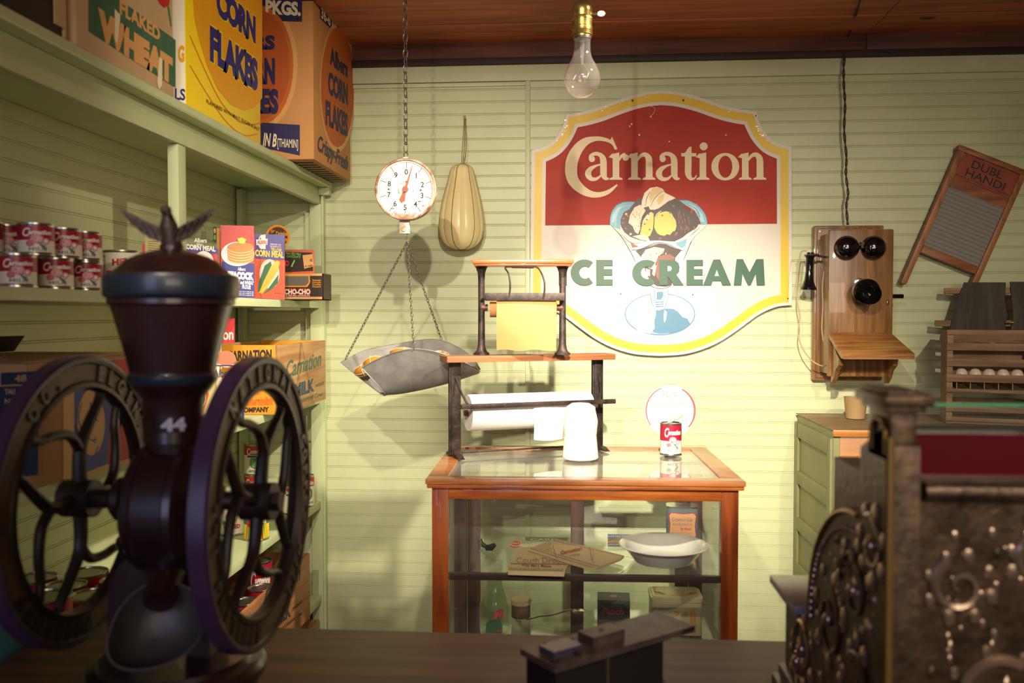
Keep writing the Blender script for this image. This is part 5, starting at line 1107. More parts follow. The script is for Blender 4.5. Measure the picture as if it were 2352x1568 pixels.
out = [(x, z) for x, z in R_]+[(-x, z) for x, z in reversed(R_[1:-1])]
out[0] = (0, out[0][1]); out[len(R_)-1] = (0, R_[-1][1])
def inset(P, d):
    n = len(P); res = []
    for i in range(n):
        a, p, c = Vector(P[i-1]), Vector(P[i]), Vector(P[(i+1) % n]); e1 = (p-a).normalized(); e2 = (c-p).normalized()
        n1 = Vector((-e1.y, e1.x)); n2 = Vector((-e2.y, e2.x)); s_ = n1+n2; l = s_.length
        mt = s_/l*(d/max(.45, l/2)); res.append((p.x-mt.x*1, p.y-mt.y*1) if False else (p.x+mt.x*SG, p.y+mt.y*SG))
    def dist(p):
        best = 9
        for i in range(n):
            a, c = Vector(P[i]), Vector(P[(i+1) % n]); e = c-a; t = max(0, min(1, (Vector(p)-a).dot(e)/max(e.length_squared, 1e-12))); best = min(best, (Vector(p)-a-e*t).length)
        return best
    return [p for p in res if dist(p) > d*.975]
ar = sum(out[i][0]*out[(i+1) % len(out)][1]-out[(i+1) % len(out)][0]*out[i][1] for i in range(len(out))); SG = 1 if ar > 0 else -1
sw = mat('sign_white', 'DDD5C5', .45, var=.03, vscale=4); sy = mat('sign_yellow', 'E6BE1E', .42, var=.05, vscale=12); srd = mat('sign_red', 'B2301A', .55, var=.1, vscale=10, spec=.3); scm = mat('sign_cream', 'E8CFA0', .45); sgn = mat('sign_green', '24583C', .45)
def P3s(P, y): return [(xc+x, y, z) for x, z in P]
b = MB(); b.prism([(xc+x, z) for x, z in out], 'y', YS, 3.394, sw)
pl = ('y', YS)
def lay_(P, m, k): b.flat(P3s(P, YS-.0004*k), m)
lay_(inset(out, .0115), sy, 1); lay_(inset(out, .042), sw, 2)
inn = inset(out, .055); zl = s5(700, 798).z
clip = []
for i in range(len(inn)):
    a, c = inn[i], inn[(i+1) % len(inn)]
    if a[1] >= zl: clip.append(a)
    if (a[1]-zl)*(c[1]-zl) < 0: t = (zl-a[1])/(c[1]-a[1]); clip.append((a[0]+(c[0]-a[0])*t, zl))
lay_(clip, srd, 3)
# lettering
K = 5
def st(p, m=scm, k=K, sm=5): b.stroke(p, m, pl, k, C5, sm)
def pg(p, m=scm, k=K): b.art(p, m, pl, k, C5)
st([(502, 372, 6), (478, 345, 16), (440, 332, 22), (395, 330, 26), (340, 348, 44), (292, 400, 60), (267, 470, 66), (272, 545, 62), (315, 600, 50), (370, 630, 36), (420, 634, 28), (470, 618, 22), (517, 580, 8)]); pg([(478, 338), (489, 318), (518, 386), (504, 390)])
def L_a(x):
    st([(x+28, 444, 10), (x+30, 424, 18), (x+55, 411, 20), (x+82, 418, 24), (x+98, 442, 34), (x+100, 490, 36), (x+101, 525, 34), (x+112, 545, 22), (x+130, 547, 8)]); b.arcs((x+37, 440), 17, 17, scm, pl, K, C5, 16)
    st([(x+96, 468, 8), (x+62, 476, 12), (x+28, 496, 26), (x+16, 522, 34), (x+32, 547, 24), (x+62, 548, 16), (x+90, 526, 8)])
def L_stem(x, t=408):
    pg([(x-18, t+4), (x+18, t-4), (x+18, 545), (x-18, 545)]); pg([(x-36, 553), (x+36, 553), (x+34, 545), (x+18, 538), (x-18, 538), (x-34, 545)]); pg([(x-40, 430), (x-18, t), (x-16, 436)]); pg([(x-38, 428), (x+16, t-4), (x-10, 440)])
def L_n(x):
    L_stem(x+35); st([(x+50, 450, 8), (x+68, 424, 18), (x+92, 416, 24), (x+112, 436, 34), (x+115, 480, 37), (x+115, 548, 37)]); pg([(x+78, 553), (x+150, 553), (x+148, 545), (x+134, 538), (x+96, 538), (x+80, 545)])
L_a(342)
L_stem(510); st([(526, 450, 8), (540, 424, 16), (562, 415, 20)]); b.arcs((563, 432), 18, 18, scm, pl, K, C5, 16)
L_n(576); L_a(728)
st([(906, 395, 6), (904, 420, 34), (904, 480, 36), (904, 520, 34), (916, 545, 22), (936, 546, 10), (950, 528, 5)]); pg([(866, 408), (948, 408), (948, 426), (866, 426)]); pg([(866, 420), (890, 402), (906, 376), (922, 372), (922, 420)])
L_stem(984); b.arcs((988, 371), 22, 22, scm, pl, K, C5, 20)
b.arcs((1106, 482), 76, 75, scm, pl, K, C5, 36); b.arcs((1106, 482), 38, 60, srd, pl, K+1, C5, 32); L_n(1180)
def G_(p): pg(p, sgn, 22)
def G_C(cx_, cy_, rx, ry, ix, iy, a=42):
    vs = []; n = 26
    for i in range(n+1):
        t = radians(a+(360-2*a)*i/n); vs += [s5(cx_+rx*cos(t), cy_-ry*sin(t), YS-.0004*22), s5(cx_+ix*cos(t)+4, cy_-iy*sin(t), YS-.0004*22)]
    b.add(vs, [(2*i, 2*i+2, 2*i+3, 2*i+1) for i in range(n)], sgn, smooth=False)
def G_E(x): G_([(x, 990), (x+90, 990), (x+90, 1022), (x+42, 1022), (x+42, 1040), (x+88, 1040), (x+88, 1074), (x+42, 1074), (x+42, 1096), (x+90, 1096), (x+90, 1128), (x, 1128)])
G_([(198, 990), (243, 990), (243, 1128), (198, 1128)]); G_C(338, 1058, 75, 71, 32, 34, 52); G_E(402); G_C(676, 1060, 77, 71, 34, 34, 52)
G_([(746, 990), (800, 990), (832, 994), (850, 1008), (856, 1030), (852, 1055), (838, 1070), (878, 1128), (824, 1128), (794, 1082), (790, 1082), (790, 1128), (746, 1128)]); pg([(790, 1024), (806, 1024), (814, 1036), (808, 1050), (790, 1052)], sw, 23)
G_E(893); G_([(1040, 988), (1076, 988), (1136, 1128), (1088, 1128), (1080, 1104), (1036, 1104), (1028, 1128), (984, 1128)]); pg([(1058, 1044), (1070, 1078), (1046, 1078)], sw, 23)
G_([(1150, 1128), (1166, 986), (1200, 986), (1236, 1058), (1274, 986), (1312, 986), (1320, 1128), (1276, 1128), (1270, 1064), (1242, 1128), (1228, 1128), (1198, 1064), (1192, 1128)])
# sundae painting
def A7(p, m, k): b.art(p, m, pl, k, C7)
def S7(p, m, k, sm=4): b.stroke(p, m, pl, k, C7, sm)
cho = mat('sundae_chocolate', '3E2722', .45); chl = mat('sundae_light_chocolate', '8A5232', .45); crm = mat('sundae_cream', 'EBD9BC', .45); bei = mat('sundae_beige', 'E0BC78', .45); ylw = mat('sundae_yellow', 'E8C85A', .45); blu = mat('sundae_blue', '70AEBE', .45); blu2 = mat('sundae_pale_blue', 'A4CAD4', .45); blu3 = mat('sundae_deep_blue', '4C7F9C', .45); lno = mat('sundae_outline', '4A5E6A', .45); wh = mat('sundae_white', 'E2DED6', .45)
b.arcs((650, 1260), 318, 190, blu3, pl, 4, C7, 48); b.arcs((650, 1258), 309, 181, blu2, pl, 5, C7, 48)
A7([(700, 1085), (790, 1095), (880, 1140), (930, 1200), (955, 1260), (940, 1320), (905, 1300), (850, 1280), (800, 1225), (720, 1200)], wh, 6)
A7([(612, 1225), (700, 1210), (770, 1212), (812, 1240), (850, 1285), (895, 1300), (922, 1345), (870, 1395), (760, 1428), (650, 1436), (575, 1422), (603, 1385), (598, 1320), (614, 1270)], blu3, 7)
A7([(688, 1220), (712, 1240), (706, 1300), (690, 1338), (682, 1290)], wh, 8); A7([(420, 1380), (520, 1400), (600, 1425), (560, 1436), (470, 1420)], wh, 7)
A7([(572, 1020), (565, 1090), (582, 1160), (598, 1210), (640, 1226), (690, 1210), (706, 1160), (722, 1090), (716, 1020)], wh, 9)
A7([(592, 1040), (600, 1110), (606, 1180), (614, 1160), (606, 1040)], blu, 10); A7([(622, 1060), (676, 1055), (680, 1095), (660, 1130), (618, 1130)], blu3, 10); A7([(690, 1060), (704, 1060), (694, 1140), (684, 1150)], blu, 10)
for k in range(3): A7([(608, 1148+20*k), (684, 1144+20*k), (680, 1154+20*k), (612, 1158+20*k)], blu3, 10)
for p in ([(572, 1030, 3), (564, 1090, 4), (584, 1170, 4), (610, 1214, 3)], [(718, 1030, 3), (724, 1090, 4), (704, 1170, 4), (690, 1210, 3)]): S7(p, lno, 11)
# cup body
A7([(380, 660), (430, 790), (500, 920), (552, 1000), (600, 1022), (650, 1030), (710, 1022), (760, 1000), (820, 880), (870, 770), (905, 650)], wh, 6)
A7([(430, 690), (560, 650), (700, 612), (840, 690), (790, 750), (770, 860), (755, 1000), (700, 1014), (620, 1008), (560, 960), (520, 880), (490, 760)], cho, 7)
A7([(480, 740), (520, 680), (600, 655), (690, 670), (680, 710), (640, 730), (610, 800), (600, 860), (560, 850), (500, 800)], crm, 8); A7([(620, 770), (660, 730), (740, 720), (790, 755), (720, 820), (700, 940), (640, 960), (610, 900)], chl, 8); A7([(520, 850), (560, 860), (560, 920), (530, 910)], crm, 9); A7([(590, 830), (620, 820), (600, 920), (580, 900)], wh, 9)
for k in range(9): A7([(500+28*k, 700+12*(k % 3)), (512+28*k, 694+12*(k % 3)), (508+28*k, 716+12*(k % 3))], (chl, crm)[k % 2], 9)
S7([(205, 455, 3), (300, 560, 5), (380, 690, 6), (430, 790, 4)], cho, 8); S7([(1070, 455, 3), (960, 560, 5), (900, 680, 6), (860, 780, 4)], cho, 8); S7([(545, 990, 3), (600, 1020, 5), (650, 1030, 6), (710, 1022, 5), (755, 995, 3)], cho, 10)
# back lobes of the glass
A7([(200, 455), (204, 390), (222, 330), (262, 280), (330, 250), (430, 248), (400, 300), (330, 340), (300, 400), (292, 495), (240, 478)], blu, 6); A7([(214, 440), (222, 370), (260, 310), (300, 286), (260, 350), (238, 430)], blu2, 7); S7([(200, 455, 3), (206, 370, 5), (250, 285, 5), (330, 250, 5), (440, 250, 3)], lno, 7); S7([(250, 470, 3), (256, 380, 4), (300, 300, 4), (380, 280, 3)], wh, 8)
A7([(820, 236), (900, 236), (980, 268), (1040, 330), (1070, 400), (1076, 455), (1020, 452), (1000, 400), (960, 330), (880, 280)], blu, 6); A7([(900, 262), (970, 290), (1030, 360), (1050, 430), (1020, 430), (990, 350), (930, 300)], blu2, 7); S7([(810, 234, 3), (900, 236, 5), (1000, 290, 5), (1060, 370, 5), (1076, 450, 3)], lno, 7); S7([(900, 270, 2), (980, 320, 5), (1010, 390, 4)], cho, 8)
# ice cream
A7([(330, 520), (300, 470), (296, 410), (320, 350), (370, 320), (410, 270), (450, 225), (500, 205), (620, 190), (720, 180), (800, 215), (850, 262), (880, 310), (950, 345), (990, 380), (1008, 430), (980, 480), (900, 530), (850, 570), (780, 604), (700, 600), (620, 600), (560, 606), (460, 590), (380, 560)], cho, 9)
A7([(478, 318), (486, 240), (510, 170), (560, 125), (620, 113), (672, 132), (698, 170), (760, 200), (790, 216), (730, 245), (650, 300), (600, 326), (560, 322), (548, 290), (510, 300)], crm, 11); A7([(590, 118), (640, 122), (676, 145), (600, 200), (560, 260), (552, 200), (572, 150)], bei, 12); A7([(640, 200), (690, 170), (680, 230), (640, 280), (620, 240)], bei, 12)
S7([(520, 290, 3), (530, 220, 5), (560, 160, 4)], cho, 13); S7([(566, 290, 3), (600, 220, 6), (660, 165, 5), (694, 160, 3)], chl, 13); S7([(560, 322, 3), (620, 318, 5), (680, 280, 5), (740, 235, 3)], chl, 13)
A7([(366, 440), (380, 370), (420, 300), (470, 276), (500, 300), (520, 330), (488, 380), (474, 440), (468, 500), (452, 540), (424, 520), (404, 470)], crm, 11); A7([(470, 540), (484, 480), (494, 420), (530, 365), (572, 340), (592, 356), (592, 430), (584, 500), (560, 555), (530, 568)], ylw, 11); A7([(500, 420), (530, 370), (570, 345), (560, 400), (520, 430)], crm, 12)
A7([(597, 480), (602, 400), (640, 350), (700, 334), (750, 345), (765, 378), (792, 420), (797, 470), (786, 508), (760, 520), (740, 548), (712, 540), (690, 556), (650, 548), (622, 530)], ylw, 11); S7([(598, 400, 3), (622, 360, 8), (660, 330, 5)], crm, 13)
random.seed(3)
for k in range(60):
    x, y = random.uniform(610, 780), random.uniform(360, 530)
    if k < 40: S7([(x, y, 2), (x+8, y+random.uniform(-4, 6), 2.5)], bei, 13, 1)
for k in range(26):
    x, y = random.uniform(390, 480), random.uniform(310, 500); b.arcs((x, y), 4, 5, (chl, bei)[k % 2], pl, 13, C7, 8)
for k in range(20):
    x, y = random.uniform(800, 960), random.uniform(310, 500); S7([(x, y, 3), (x+8, y+20, 9), (x+4, y+44, 3)], chl, 12, 3)
for x, y in ((320, 400), (345, 360), (316, 440), (340, 490), (360, 380), (385, 540), (770, 290), (650, 580), (790, 545), (800, 530)): b.arcs((x, y), 12, 11, (chl, bei)[int(x) % 2], pl, 12, C7, 10)
for x, y in ((548, 362), (530, 410), (512, 450), (556, 500), (670, 372), (740, 350)): b.arcs((x, y), 9, 7, chl, pl, 13, C7, 10)
A7([(400, 560), (470, 590), (560, 606), (540, 560), (500, 540)], crm, 12)
# front rim of the glass
A7([(203, 452), (260, 510), (340, 560), (380, 600), (440, 620), (540, 602), (640, 598), (740, 606), (820, 640), (860, 640), (900, 560), (960, 500), (1074, 448), (1040, 490), (960, 560), (900, 650), (860, 690), (800, 672), (700, 632), (640, 624), (560, 642), (460, 680), (400, 680), (350, 610), (280, 530)], wh, 14)
A7([(790, 620), (850, 600), (890, 580), (880, 640), (850, 668), (800, 640)], blu, 15); A7([(380, 610), (430, 640), (460, 655), (400, 664)], chl, 15); S7([(400, 684, 3), (480, 672, 6), (580, 630, 7), (650, 618, 7), (740, 640, 6), (850, 690, 3)], lno, 15); S7([(300, 540, 3), (360, 600, 7), (420, 625, 5), (480, 616, 3)], chl, 15); S7([(920, 560, 3), (960, 520, 6), (1010, 480, 3)], lno, 15)
# holes, chips and scratches
for x, y in ((600, 122), (877, 120)): b.arcs((x, y), 6, 6, blk, pl, 4, C5, 10)
for x, y in ((536, 1174), (928, 1179), (1447, 1200)): b.arcs((x, y), 4, 4, brownp, pl, 4, C5, 8)
for x, y, r_ in ((637, 309, 5), (800, 345, 4), (596, 250, 5), (585, 262, 4), (1110, 310, 4), (700, 210, 4)): b.arcs((x, y), r_, r_, wh, pl, 4, C5, 7)
b.stroke([(690, 150, 1.5), (722, 165, 1.5), (715, 190, 1.5), (700, 205, 1.5)], sw, pl, 4, C5); b.stroke([(1325, 1150, 2), (1330, 1100, 3)], scm, pl, 4, C5); b.stroke([(1340, 1140, 2), (1352, 1080, 3)], scm, pl, 4, C5)
lw = mat('chipped_silver', 'D8CFC4', .3, .4)
for k in range(46):
    i = random.choice([q for q in range(len(out)) if out[q][1] > 2.15]); x, z = out[i]; jx, jz = random.uniform(-.008, .008), random.uniform(-.012, 0); r_ = random.uniform(.001, .004)
    b.flat([(xc+x*.985+jx+r_*cos(a)*random.uniform(.6, 2), YS-.0018, z-.006+jz+r_*sin(a)*random.uniform(.4, 1)) for a in [2*pi*q/6 for q in range(6)]], lw)
b.build('sign_board', sr)

# ================================================================ PENDANT BULB
BY = 2.1; bc = PY(1337, 182, BY); pxm = BY/2000*1.0
br = thing('pendant_bulb', 'clear unlit glass bulb in a brass socket hanging from the ceiling', 'lamp', (bc.x, BY, bc.z)); T = Matrix.Translation((bc.x, BY, bc.z)); u_ = .00105
bg = bpy.data.materials.new('bulb_glass'); bg.use_nodes = True; n_ = bg.node_tree.nodes['Principled BSDF']; n_.inputs['Transmission Weight'].default_value = 1; n_.inputs['Roughness'].default_value = .0; n_.inputs['IOR'].default_value = 1.45; n_.inputs['Base Color'].default_value = (.97, .93, .93, 1)
bp_ = [(0, -42), (14, -40), (27, -31), (36, -18), (41, -2), (39, 14), (32, 30), (24, 44), (20, 56), (18.5, 70), (18.5, 92), (17, 99)]
op = curve_pts([(x*u_, z*u_, 0) for x, z in bp_], 4); b = MB(); b.lathe([(max(p.x, 0), p.y) for p in op]+[(max(p.x-.0006, 0), p.y+(.0005 if p.y < -.03 else 0)) for p in reversed(op)], thin_glass('bulb_glass_thin', tint=(.95, .92, .92), dust=.04), 40, T, cap=False); b.build('glass_globe', br)
b = MB(); b.tube([(bc.x, BY, bc.z+.09), (bc.x, BY, bc.z+.035)], [.006, .0022], thin_glass('bulb_glass_thin2', dust=.1), 10)
fl = [(bc.x+.02*cos(a)*(.9 if k % 2 else 1.1), BY+.02*sin(a), bc.z+(.012 if k % 2 else -.002)) for k, a in enumerate([2*pi*q/12 for q in range(12)])]; b.tube(fl, .0004, chainm, 5)
for k in range(3): a = 2*pi*k/3; b.tube([(bc.x, BY, bc.z+.04), (bc.x+.02*cos(a), BY+.02*sin(a), bc.z+.012)], .0004, chainm, 5)
b.build('filament', br)
b = MB(); pr = [(18, 92), (21, 94), (21.5, 108), (23, 109), (23, 116), (21.5, 118), (22, 132), (23, 133), (23, 137), (21, 140), (22.5, 150), (22.5, 158), (19, 166), (12, 173), (8, 176), (8, 184), (4, 186)]
b.lathe([(x*u_, z*u_) for x, z in pr], brass, 36, T); 
for k in range(4): b.lathe([(22.4*u_, (97+4*k)*u_), (23.2*u_, (99+4*k)*u_), (22.4*u_, (101+4*k)*u_)], brass, 36, T, cap=False)
b.lathe([(20*u_, 90*u_), (20*u_, 94*u_)], blk, 30, T); b.build('socket', br)
b = MB(); z = bc.z+146*u_; b.cyl((bc.x+.02, BY, z), (bc.x+.036, BY, z), .0025, brass, 8); b.lathe([(.0065, -.002), (.0065, .002)], steel, 8, Matrix.Translation((bc.x+.045, BY, z)) @ Matrix.Rotation(pi/2, 4, 'X') @ Matrix.Diagonal((1.5, 1, 1, 1))); b.build('switch_key', br)
b = MB(); b.cyl((bc.x, BY, bc.z+184*u_), (bc.x, BY, CEIL-.004), .003, blk, 8); b.build('cord', br)

# ================================================================ WALL TELEPHONE
CT = (1800, 300, 2.375)
pho = wood('phone_oak', '9A6E3E', '63421F', 'z', .35, 1.4, coat=.3, bump=.1); phl = wood('phone_shelf_oak', 'B08048', '7E4E24', 'x', .35, 1.4, coat=.3)
def tp_(x, y, Y): return PY(CT[0]+x/CT[2], CT[1]+y/CT[2], Y)
YB, YF = 3.365, 3.225
ph = thing('wall_telephone', 'antique oak box wall telephone with two black bells', 'telephone', (1.03, 3.39, 1.55))
a, c = tp_(158, 1362, YB), tp_(548, 515, YB); b = MB(); b.bb((a.x, YB, a.z), (c.x, 3.396, c.z), pho, bev=.006); b.bb((a.x+.010, YB-.006, a.z+.010), (c.x-.010, YB, c.z-.010), pho, bev=.004); b.build('backboard', ph)
a, c = tp_(240, 1340, YF), tp_(603, 536, YF); fx0, fx1, fz0, fz1 = a.x, c.x, a.z, c.z
b = MB(); b.bb((fx0+.006, YF+.016, fz0+.008), (fx1-.006, YB-.006, fz1-.010), pho, bev=.004); b.build('box_body', ph)
b = MB(); b.bb((fx0, YF, fz0), (fx1, YF+.018, fz1), pho, bev=.006); dr = b.build('door', ph)
b = MB(); e_ = tp_(565, 937, YF); b.sphere((e_.x, YF-.002, e_.z), .008, brass, 14, (.7, .5, 1.3)); b.bb((e_.x-.001, YF-.007, e_.z-.004), (e_.x+.001, YF-.0055, e_.z+.004), blk); b.build('keyhole_plate', dr)
for x in (355, 502):
    e_ = tp_(x, 636, YF-.03); b = MB(); b.lathe([(.0435, 0), (.0435, .003), (.0425, .008), (.038, .020), (.028, .029), (.014, .034), (0, .035)], blackgloss, 40, Matrix.Translation((e_.x, YF-.006, e_.z)) @ Matrix.Rotation(pi/2, 4, 'X'), cap=False); b.sphere((e_.x, YF-.042, e_.z), .004, blackgloss, 10); b.build('bell', ph)
e_ = tp_(432, 622, YF-.02); b = MB(); b.cyl((e_.x-.02, YF-.02, e_.z), (e_.x+.02, YF-.02, e_.z), .003, steel, 10); b.bb((e_.x-.006, YF-.022, e_.z-.012), (e_.x+.006, YF, e_.z+.010), blackiron); b.build('clapper', ph)
e_ = tp_(455, 880, YF-.075); b = MB(); RM = Matrix.Translation((e_.x, YF-.075, e_.z)) @ Matrix.Rotation(pi/2, 4, 'X') @ Matrix.Rotation(radians(12), 4, 'X')
b.lathe([(.020, -.030), (.044, -.026), (.046, -.016), (.046, -.002), (.040, .004), (.020, .006), (.018, .012), (.024, .030), (.033, .042), (.035, .046), (.032, .046), (.022, .030), (.012, .012), (0, .008)], blackgloss, 40, RM, cap=False)
m0 = tp_(410, 830, YF); b.tube([(m0.x, YF, m0.z), (m0.x, YF-.02, m0.z), (e_.x-.012, YF-.045, e_.z+.018)], .009, steel, 10); b.lathe([(.018, 0), (.018, .006), (.012, .009), (0, .009)], steel, 20, Matrix.Translation((m0.x, YF, m0.z)) @ Matrix.Rotation(pi/2, 4, 'X'), cap=False); b.build('mouthpiece', ph)
# writing shelf: slopes towards the room
sh_b = [tp_(290, 1107, YF-.0), tp_(585, 1110, YF-.0)]; fr = [tp_(722, 1222, YF-.14), tp_(318, 1222, YF-.14)]
x0, x1 = fx0+.0, fx1-.0; zb = sh_b[0].z; zf = fr[0].z; pts = [(fx0+.002, YF-.001, zb), (fx1-.004, YF-.001, zb), (fr[0].x, YF-.125, zf+.004), (fr[0].x-.004, YF-.14, zf), (fr[1].x+.004, YF-.14, zf), (fr[1].x, YF-.125, zf+.004)]
n = len(pts); b = MB(); th = .016; vs = pts+[(x, y, z-th) for x, y, z in pts]; b.add(vs, [tuple(range(n)), tuple(reversed(range(n, 2*n)))]+[(i, (i+1) % n, (i+1) % n+n, i+n) for i in range(n)], phl, smooth=False)
ins = [(x+(.004 if x < (x0+x1)/2 else -.004), y+(.004 if y < YF-.01 else 0), z+.004) for x, y, z in pts]; b.add(ins+pts, [tuple(range(n))]+[(i, (i+1) % n, (i+1) % n+n, i+n) for i in range(n)], phl, smooth=False); b.build('writing_shelf', ph)
for xx in (fx0+.02, fx1-.02):
    b = MB(); b.prism([(YF, zb-.02), (YF-.09, zf-.02), (YF-.085, zf-.04), (YF-.05, zf-.06), (YF-.03, zf-.09), (YF, zf-.11)], 'x', xx-.008, xx+.008, pho); b.build('bracket', ph)
# receiver on its hook
rc = tp_(140, 765, 3.29); b = MB(); T = Matrix.Translation((rc.x, 3.29, rc.z)) @ Matrix.Rotation(radians(2), 4, 'Y')
b.lathe([(0, -.070), (.028, -.070), (.0285, -.062), (.024, -.056), (.017, -.035), (.013, .0), (.0135, .045), (.017, .052), (.017, .058), (.012, .062), (.012, .068), (0, .068)], blackgloss, 32, T); b.build('receiver', ph)
b = MB(); hz = rc.z+.056; b.tube(curve_pts([(fx0+.008, 3.29, hz-.006), (rc.x+.03, 3.29, hz), (rc.x+.022, 3.27, hz+.002), (rc.x-.012, 3.268, hz+.002)], 4), .004, blackiron, 8); b.tube(curve_pts([(rc.x+.022, 3.29, hz), (rc.x+.02, 3.31, hz+.002), (rc.x-.012, 3.312, hz+.002)], 4), .004, blackiron, 8); b.build('switch_hook', ph)
b = MB(); cd = [(125, 655), (95, 662), (85, 720), (75, 820), (72, 920), (88, 1020), (78, 1100), (100, 1180), (150, 1250), (205, 1282), (228, 1270), (222, 1180), (208, 1080), (214, 960), (212, 850), (220, 770), (230, 752)]
b.tube(curve_pts([tp_(x, y, 3.27+(.04 if i > 9 else 0)) for i, (x, y) in enumerate(cd)], 4), .0024, mat('beige_cloth_cord', 'B8A47C', .8), 8); b.build('receiver_cord', ph)
b = MB(); e_ = tp_(605, 903, 3.29); b.cyl((fx1-.004, 3.29, e_.z), (e_.x+.030, 3.29, e_.z), .008, blackgloss, 16); b.build('crank', ph)
b = MB()
for x, y in ((196, 550), (203, 1330)):
    e_ = tp_(x, y, YB-.006); b.cyl((e_.x, YB-.006, e_.z), (e_.x, YB-.009, e_.z), .004, steel, 12)
b.build('screws', ph)
b = MB(); pts = [(1947, 516), (1944, 470), (1948, 445), (1943, 400), (1944, 360), (1939, 300), (1941, 240), (1938, 190), (1939, 140)]
cen = curve_pts([PY(x, y, 3.355) for x, y in pts]+[PZ(1950, 80, CEIL-.008), PZ(1976, 0, CEIL-.008), PZ(1990, -60, CEIL-.008)], 14)
for s_ in (0, pi): b.tube([p+Vector((.0028*cos(i*.42+s_), .0028*sin(i*.42+s_), 0)) for i, p in enumerate(cen)], .0024, mat('brown_cloth_wire', '3E342C', .8), 6)
b.build('twisted_wire', None, 'brown twisted cloth wire running from the telephone up to the ceiling', 'wire')

# ================================================================ WASHBOARD
wl_ = tp_(960, 80, 3.36); wb = thing('washboard', 'wooden washboard with ribbed glass panel, hung askew on the wall', 'washboard', (wl_.x, 3.39, wl_.z)); ang = radians(22.5)
WM = Matrix.Translation((wl_.x, 3.362, wl_.z)) @ Matrix.Rotation(ang, 4, 'Y'); Ww, Wh = .262, .55
ww = wood('washboard_wood', 'A87040', '7E4A26', 'z', .5, 1.2); b = MB()
wx = wood('washboard_crosspiece_wood', 'A06436', '783E20', 'x', .5, 1.2)
for nm, (x0, x1) in (('side_leg', (0, .024)), ('side_leg', (Ww-.024, Ww))):
    b = MB(); b.bb((x0, -.014, -Wh if x0 == 0 else -Wh), (x1, .014, -.004), ww, WM, .007); b.build(nm, wb)
b = MB(); b.bb((-.006, -.017, -.022), (Ww+.008, .016, .0), wx, WM, .006); b.build('top_rail', wb); b = MB(); b.bb((.024, -.011, -.418), (Ww-.024, .011, -.388), wx, WM, .003); b.build('bottom_rail', wb)
hd = mat('washboard_red_stencil', '9A4426', .55, var=.3, vscale=25); b = MB(); b.bb((.024, -.009, -.155), (Ww-.024, .009, -.022), wx, WM); b.bb((.026, -.0095, -.118), (Ww-.026, -.009, -.024), hd, WM)
for s_, x, z, wd, h in (('DUBL', .066, -.062, .118, .030), ('HANDI', .058, -.098, .150, .030), ('FOR SILKS HOSIERY AND LINGERIE', .03, -.108, .2, .006), ('SANITARY FRONT DRAIN', .06, -.117, .14, .005)):
    vs, fs, asp = glyphs(s_, .01); b.add([WM @ Vector((x+a*wd, -.0099, z+c*h)) for a, c in vs], fs, inkb, smooth=False)
b.build('headboard', wb, 'reddish lettered headboard')
rg = mat('ribbed_glass', 'A8A49C', .15, .3, spec=.8, coat=.5); b = MB(); n = 15; vs = []; m_ = n*10+1
for i in range(m_):
    z = -.156-(.232)*i/(m_-1); y = -.003-.0055*(.5+.5*cos(2*pi*i/10))
    for x in (.023, Ww-.023): vs.append(WM @ Vector((x, y, z)))
b.add(vs, [(2*i, 2*i+1, 2*i+3, 2*i+2) for i in range(m_-1)], rg)
for r_ in range(n):
    z = -.156-.232*(r_)/n
    for k in range(34): b.box((.03+.0062*k, -.0082, z-.001+.0012*(k % 2)), (.0045, .0022, .0022), rg, WM @ Matrix.Translation((0, 0, 0)))
b.bb((.023, 0, -.39), (Ww-.023, .003, -.155), rg, WM); b.build('ribbed_glass_panel', wb)

# ================================================================ OAK CABINET (side painted green)
ck = thing('roll_front_cabinet', 'oak cabinet with a pale green panelled side, behind the cash register', 'cabinet', (1.45, 3.13, 0))
DX, DY0, DY1, DZ = .845, 2.905, 3.375, 1.124
gside = mat('faded_green_panel_paint', '8A8A5C', .55, var=.15, vscale=8); oakg = wood('cabinet_golden_oak', 'C07E34', '8E5420', 'x', .35, 1.0, coat=.3)
b = MB(); b.prism([(DY0+.0, 0), (DY1, 0), (DY1, DZ-.03), (DY1-.012, DZ-.008), (DY1-.03, DZ), (DY0+.03, DZ), (DY0+.008, DZ-.008), (DY0, DZ-.03)], 'x', DX, DX+.02, gside); b.build('side_frame', ck)
# stiles and rails standing proud of recessed panels
b = MB(); zr = [DZ-.02-.0, .94, .80, .66, .52, .38, .24, .1]
b.bb((DX-.010, DY0+.002, 0), (DX, DY0+.035, DZ-.03), gside, bev=.002); b.bb((DX-.010, DY1-.05, 0), (DX, DY1-.002, DZ-.03), gside, bev=.002); b.bb((DX-.010, DY0+.03, DZ-.085), (DX, DY1-.04, DZ-.03), gside, bev=.002)
z = DZ-.085-.125
while z > .1:
    b.bb((DX-.0095, DY0+.03, z-.05), (DX, DY1-.045, z), gside, bev=.002); z -= .175
b.build('side_rails', ck)
b = MB(); b.bb((DX-.004, DY0-.012, DZ-.002), (2.3, DY1, DZ+.001), wood('cabinet_top_worn', 'A88A62', '7E6040', 'x', .55, .8)); b.bb((DX-.004, DY0-.014, DZ-.022), (2.3, DY0, DZ+.001), oakg, bev=.004); b.build('top_board', ck)
b = MB(); b.bb((DX+.02, DY0, 0), (2.3, DY1, DZ-.003), oakg, bev=.003)
b.bb((DX+.075, DY0-.008, .1), (DX+.08+.5, DY0, 1.04), oakg, bev=.002); b.bb((DX+.11, DY0-.012, .14), (DX+.54, DY0-.007, 1.0), oakg, bev=.003)
b.build('cabinet_body', ck)
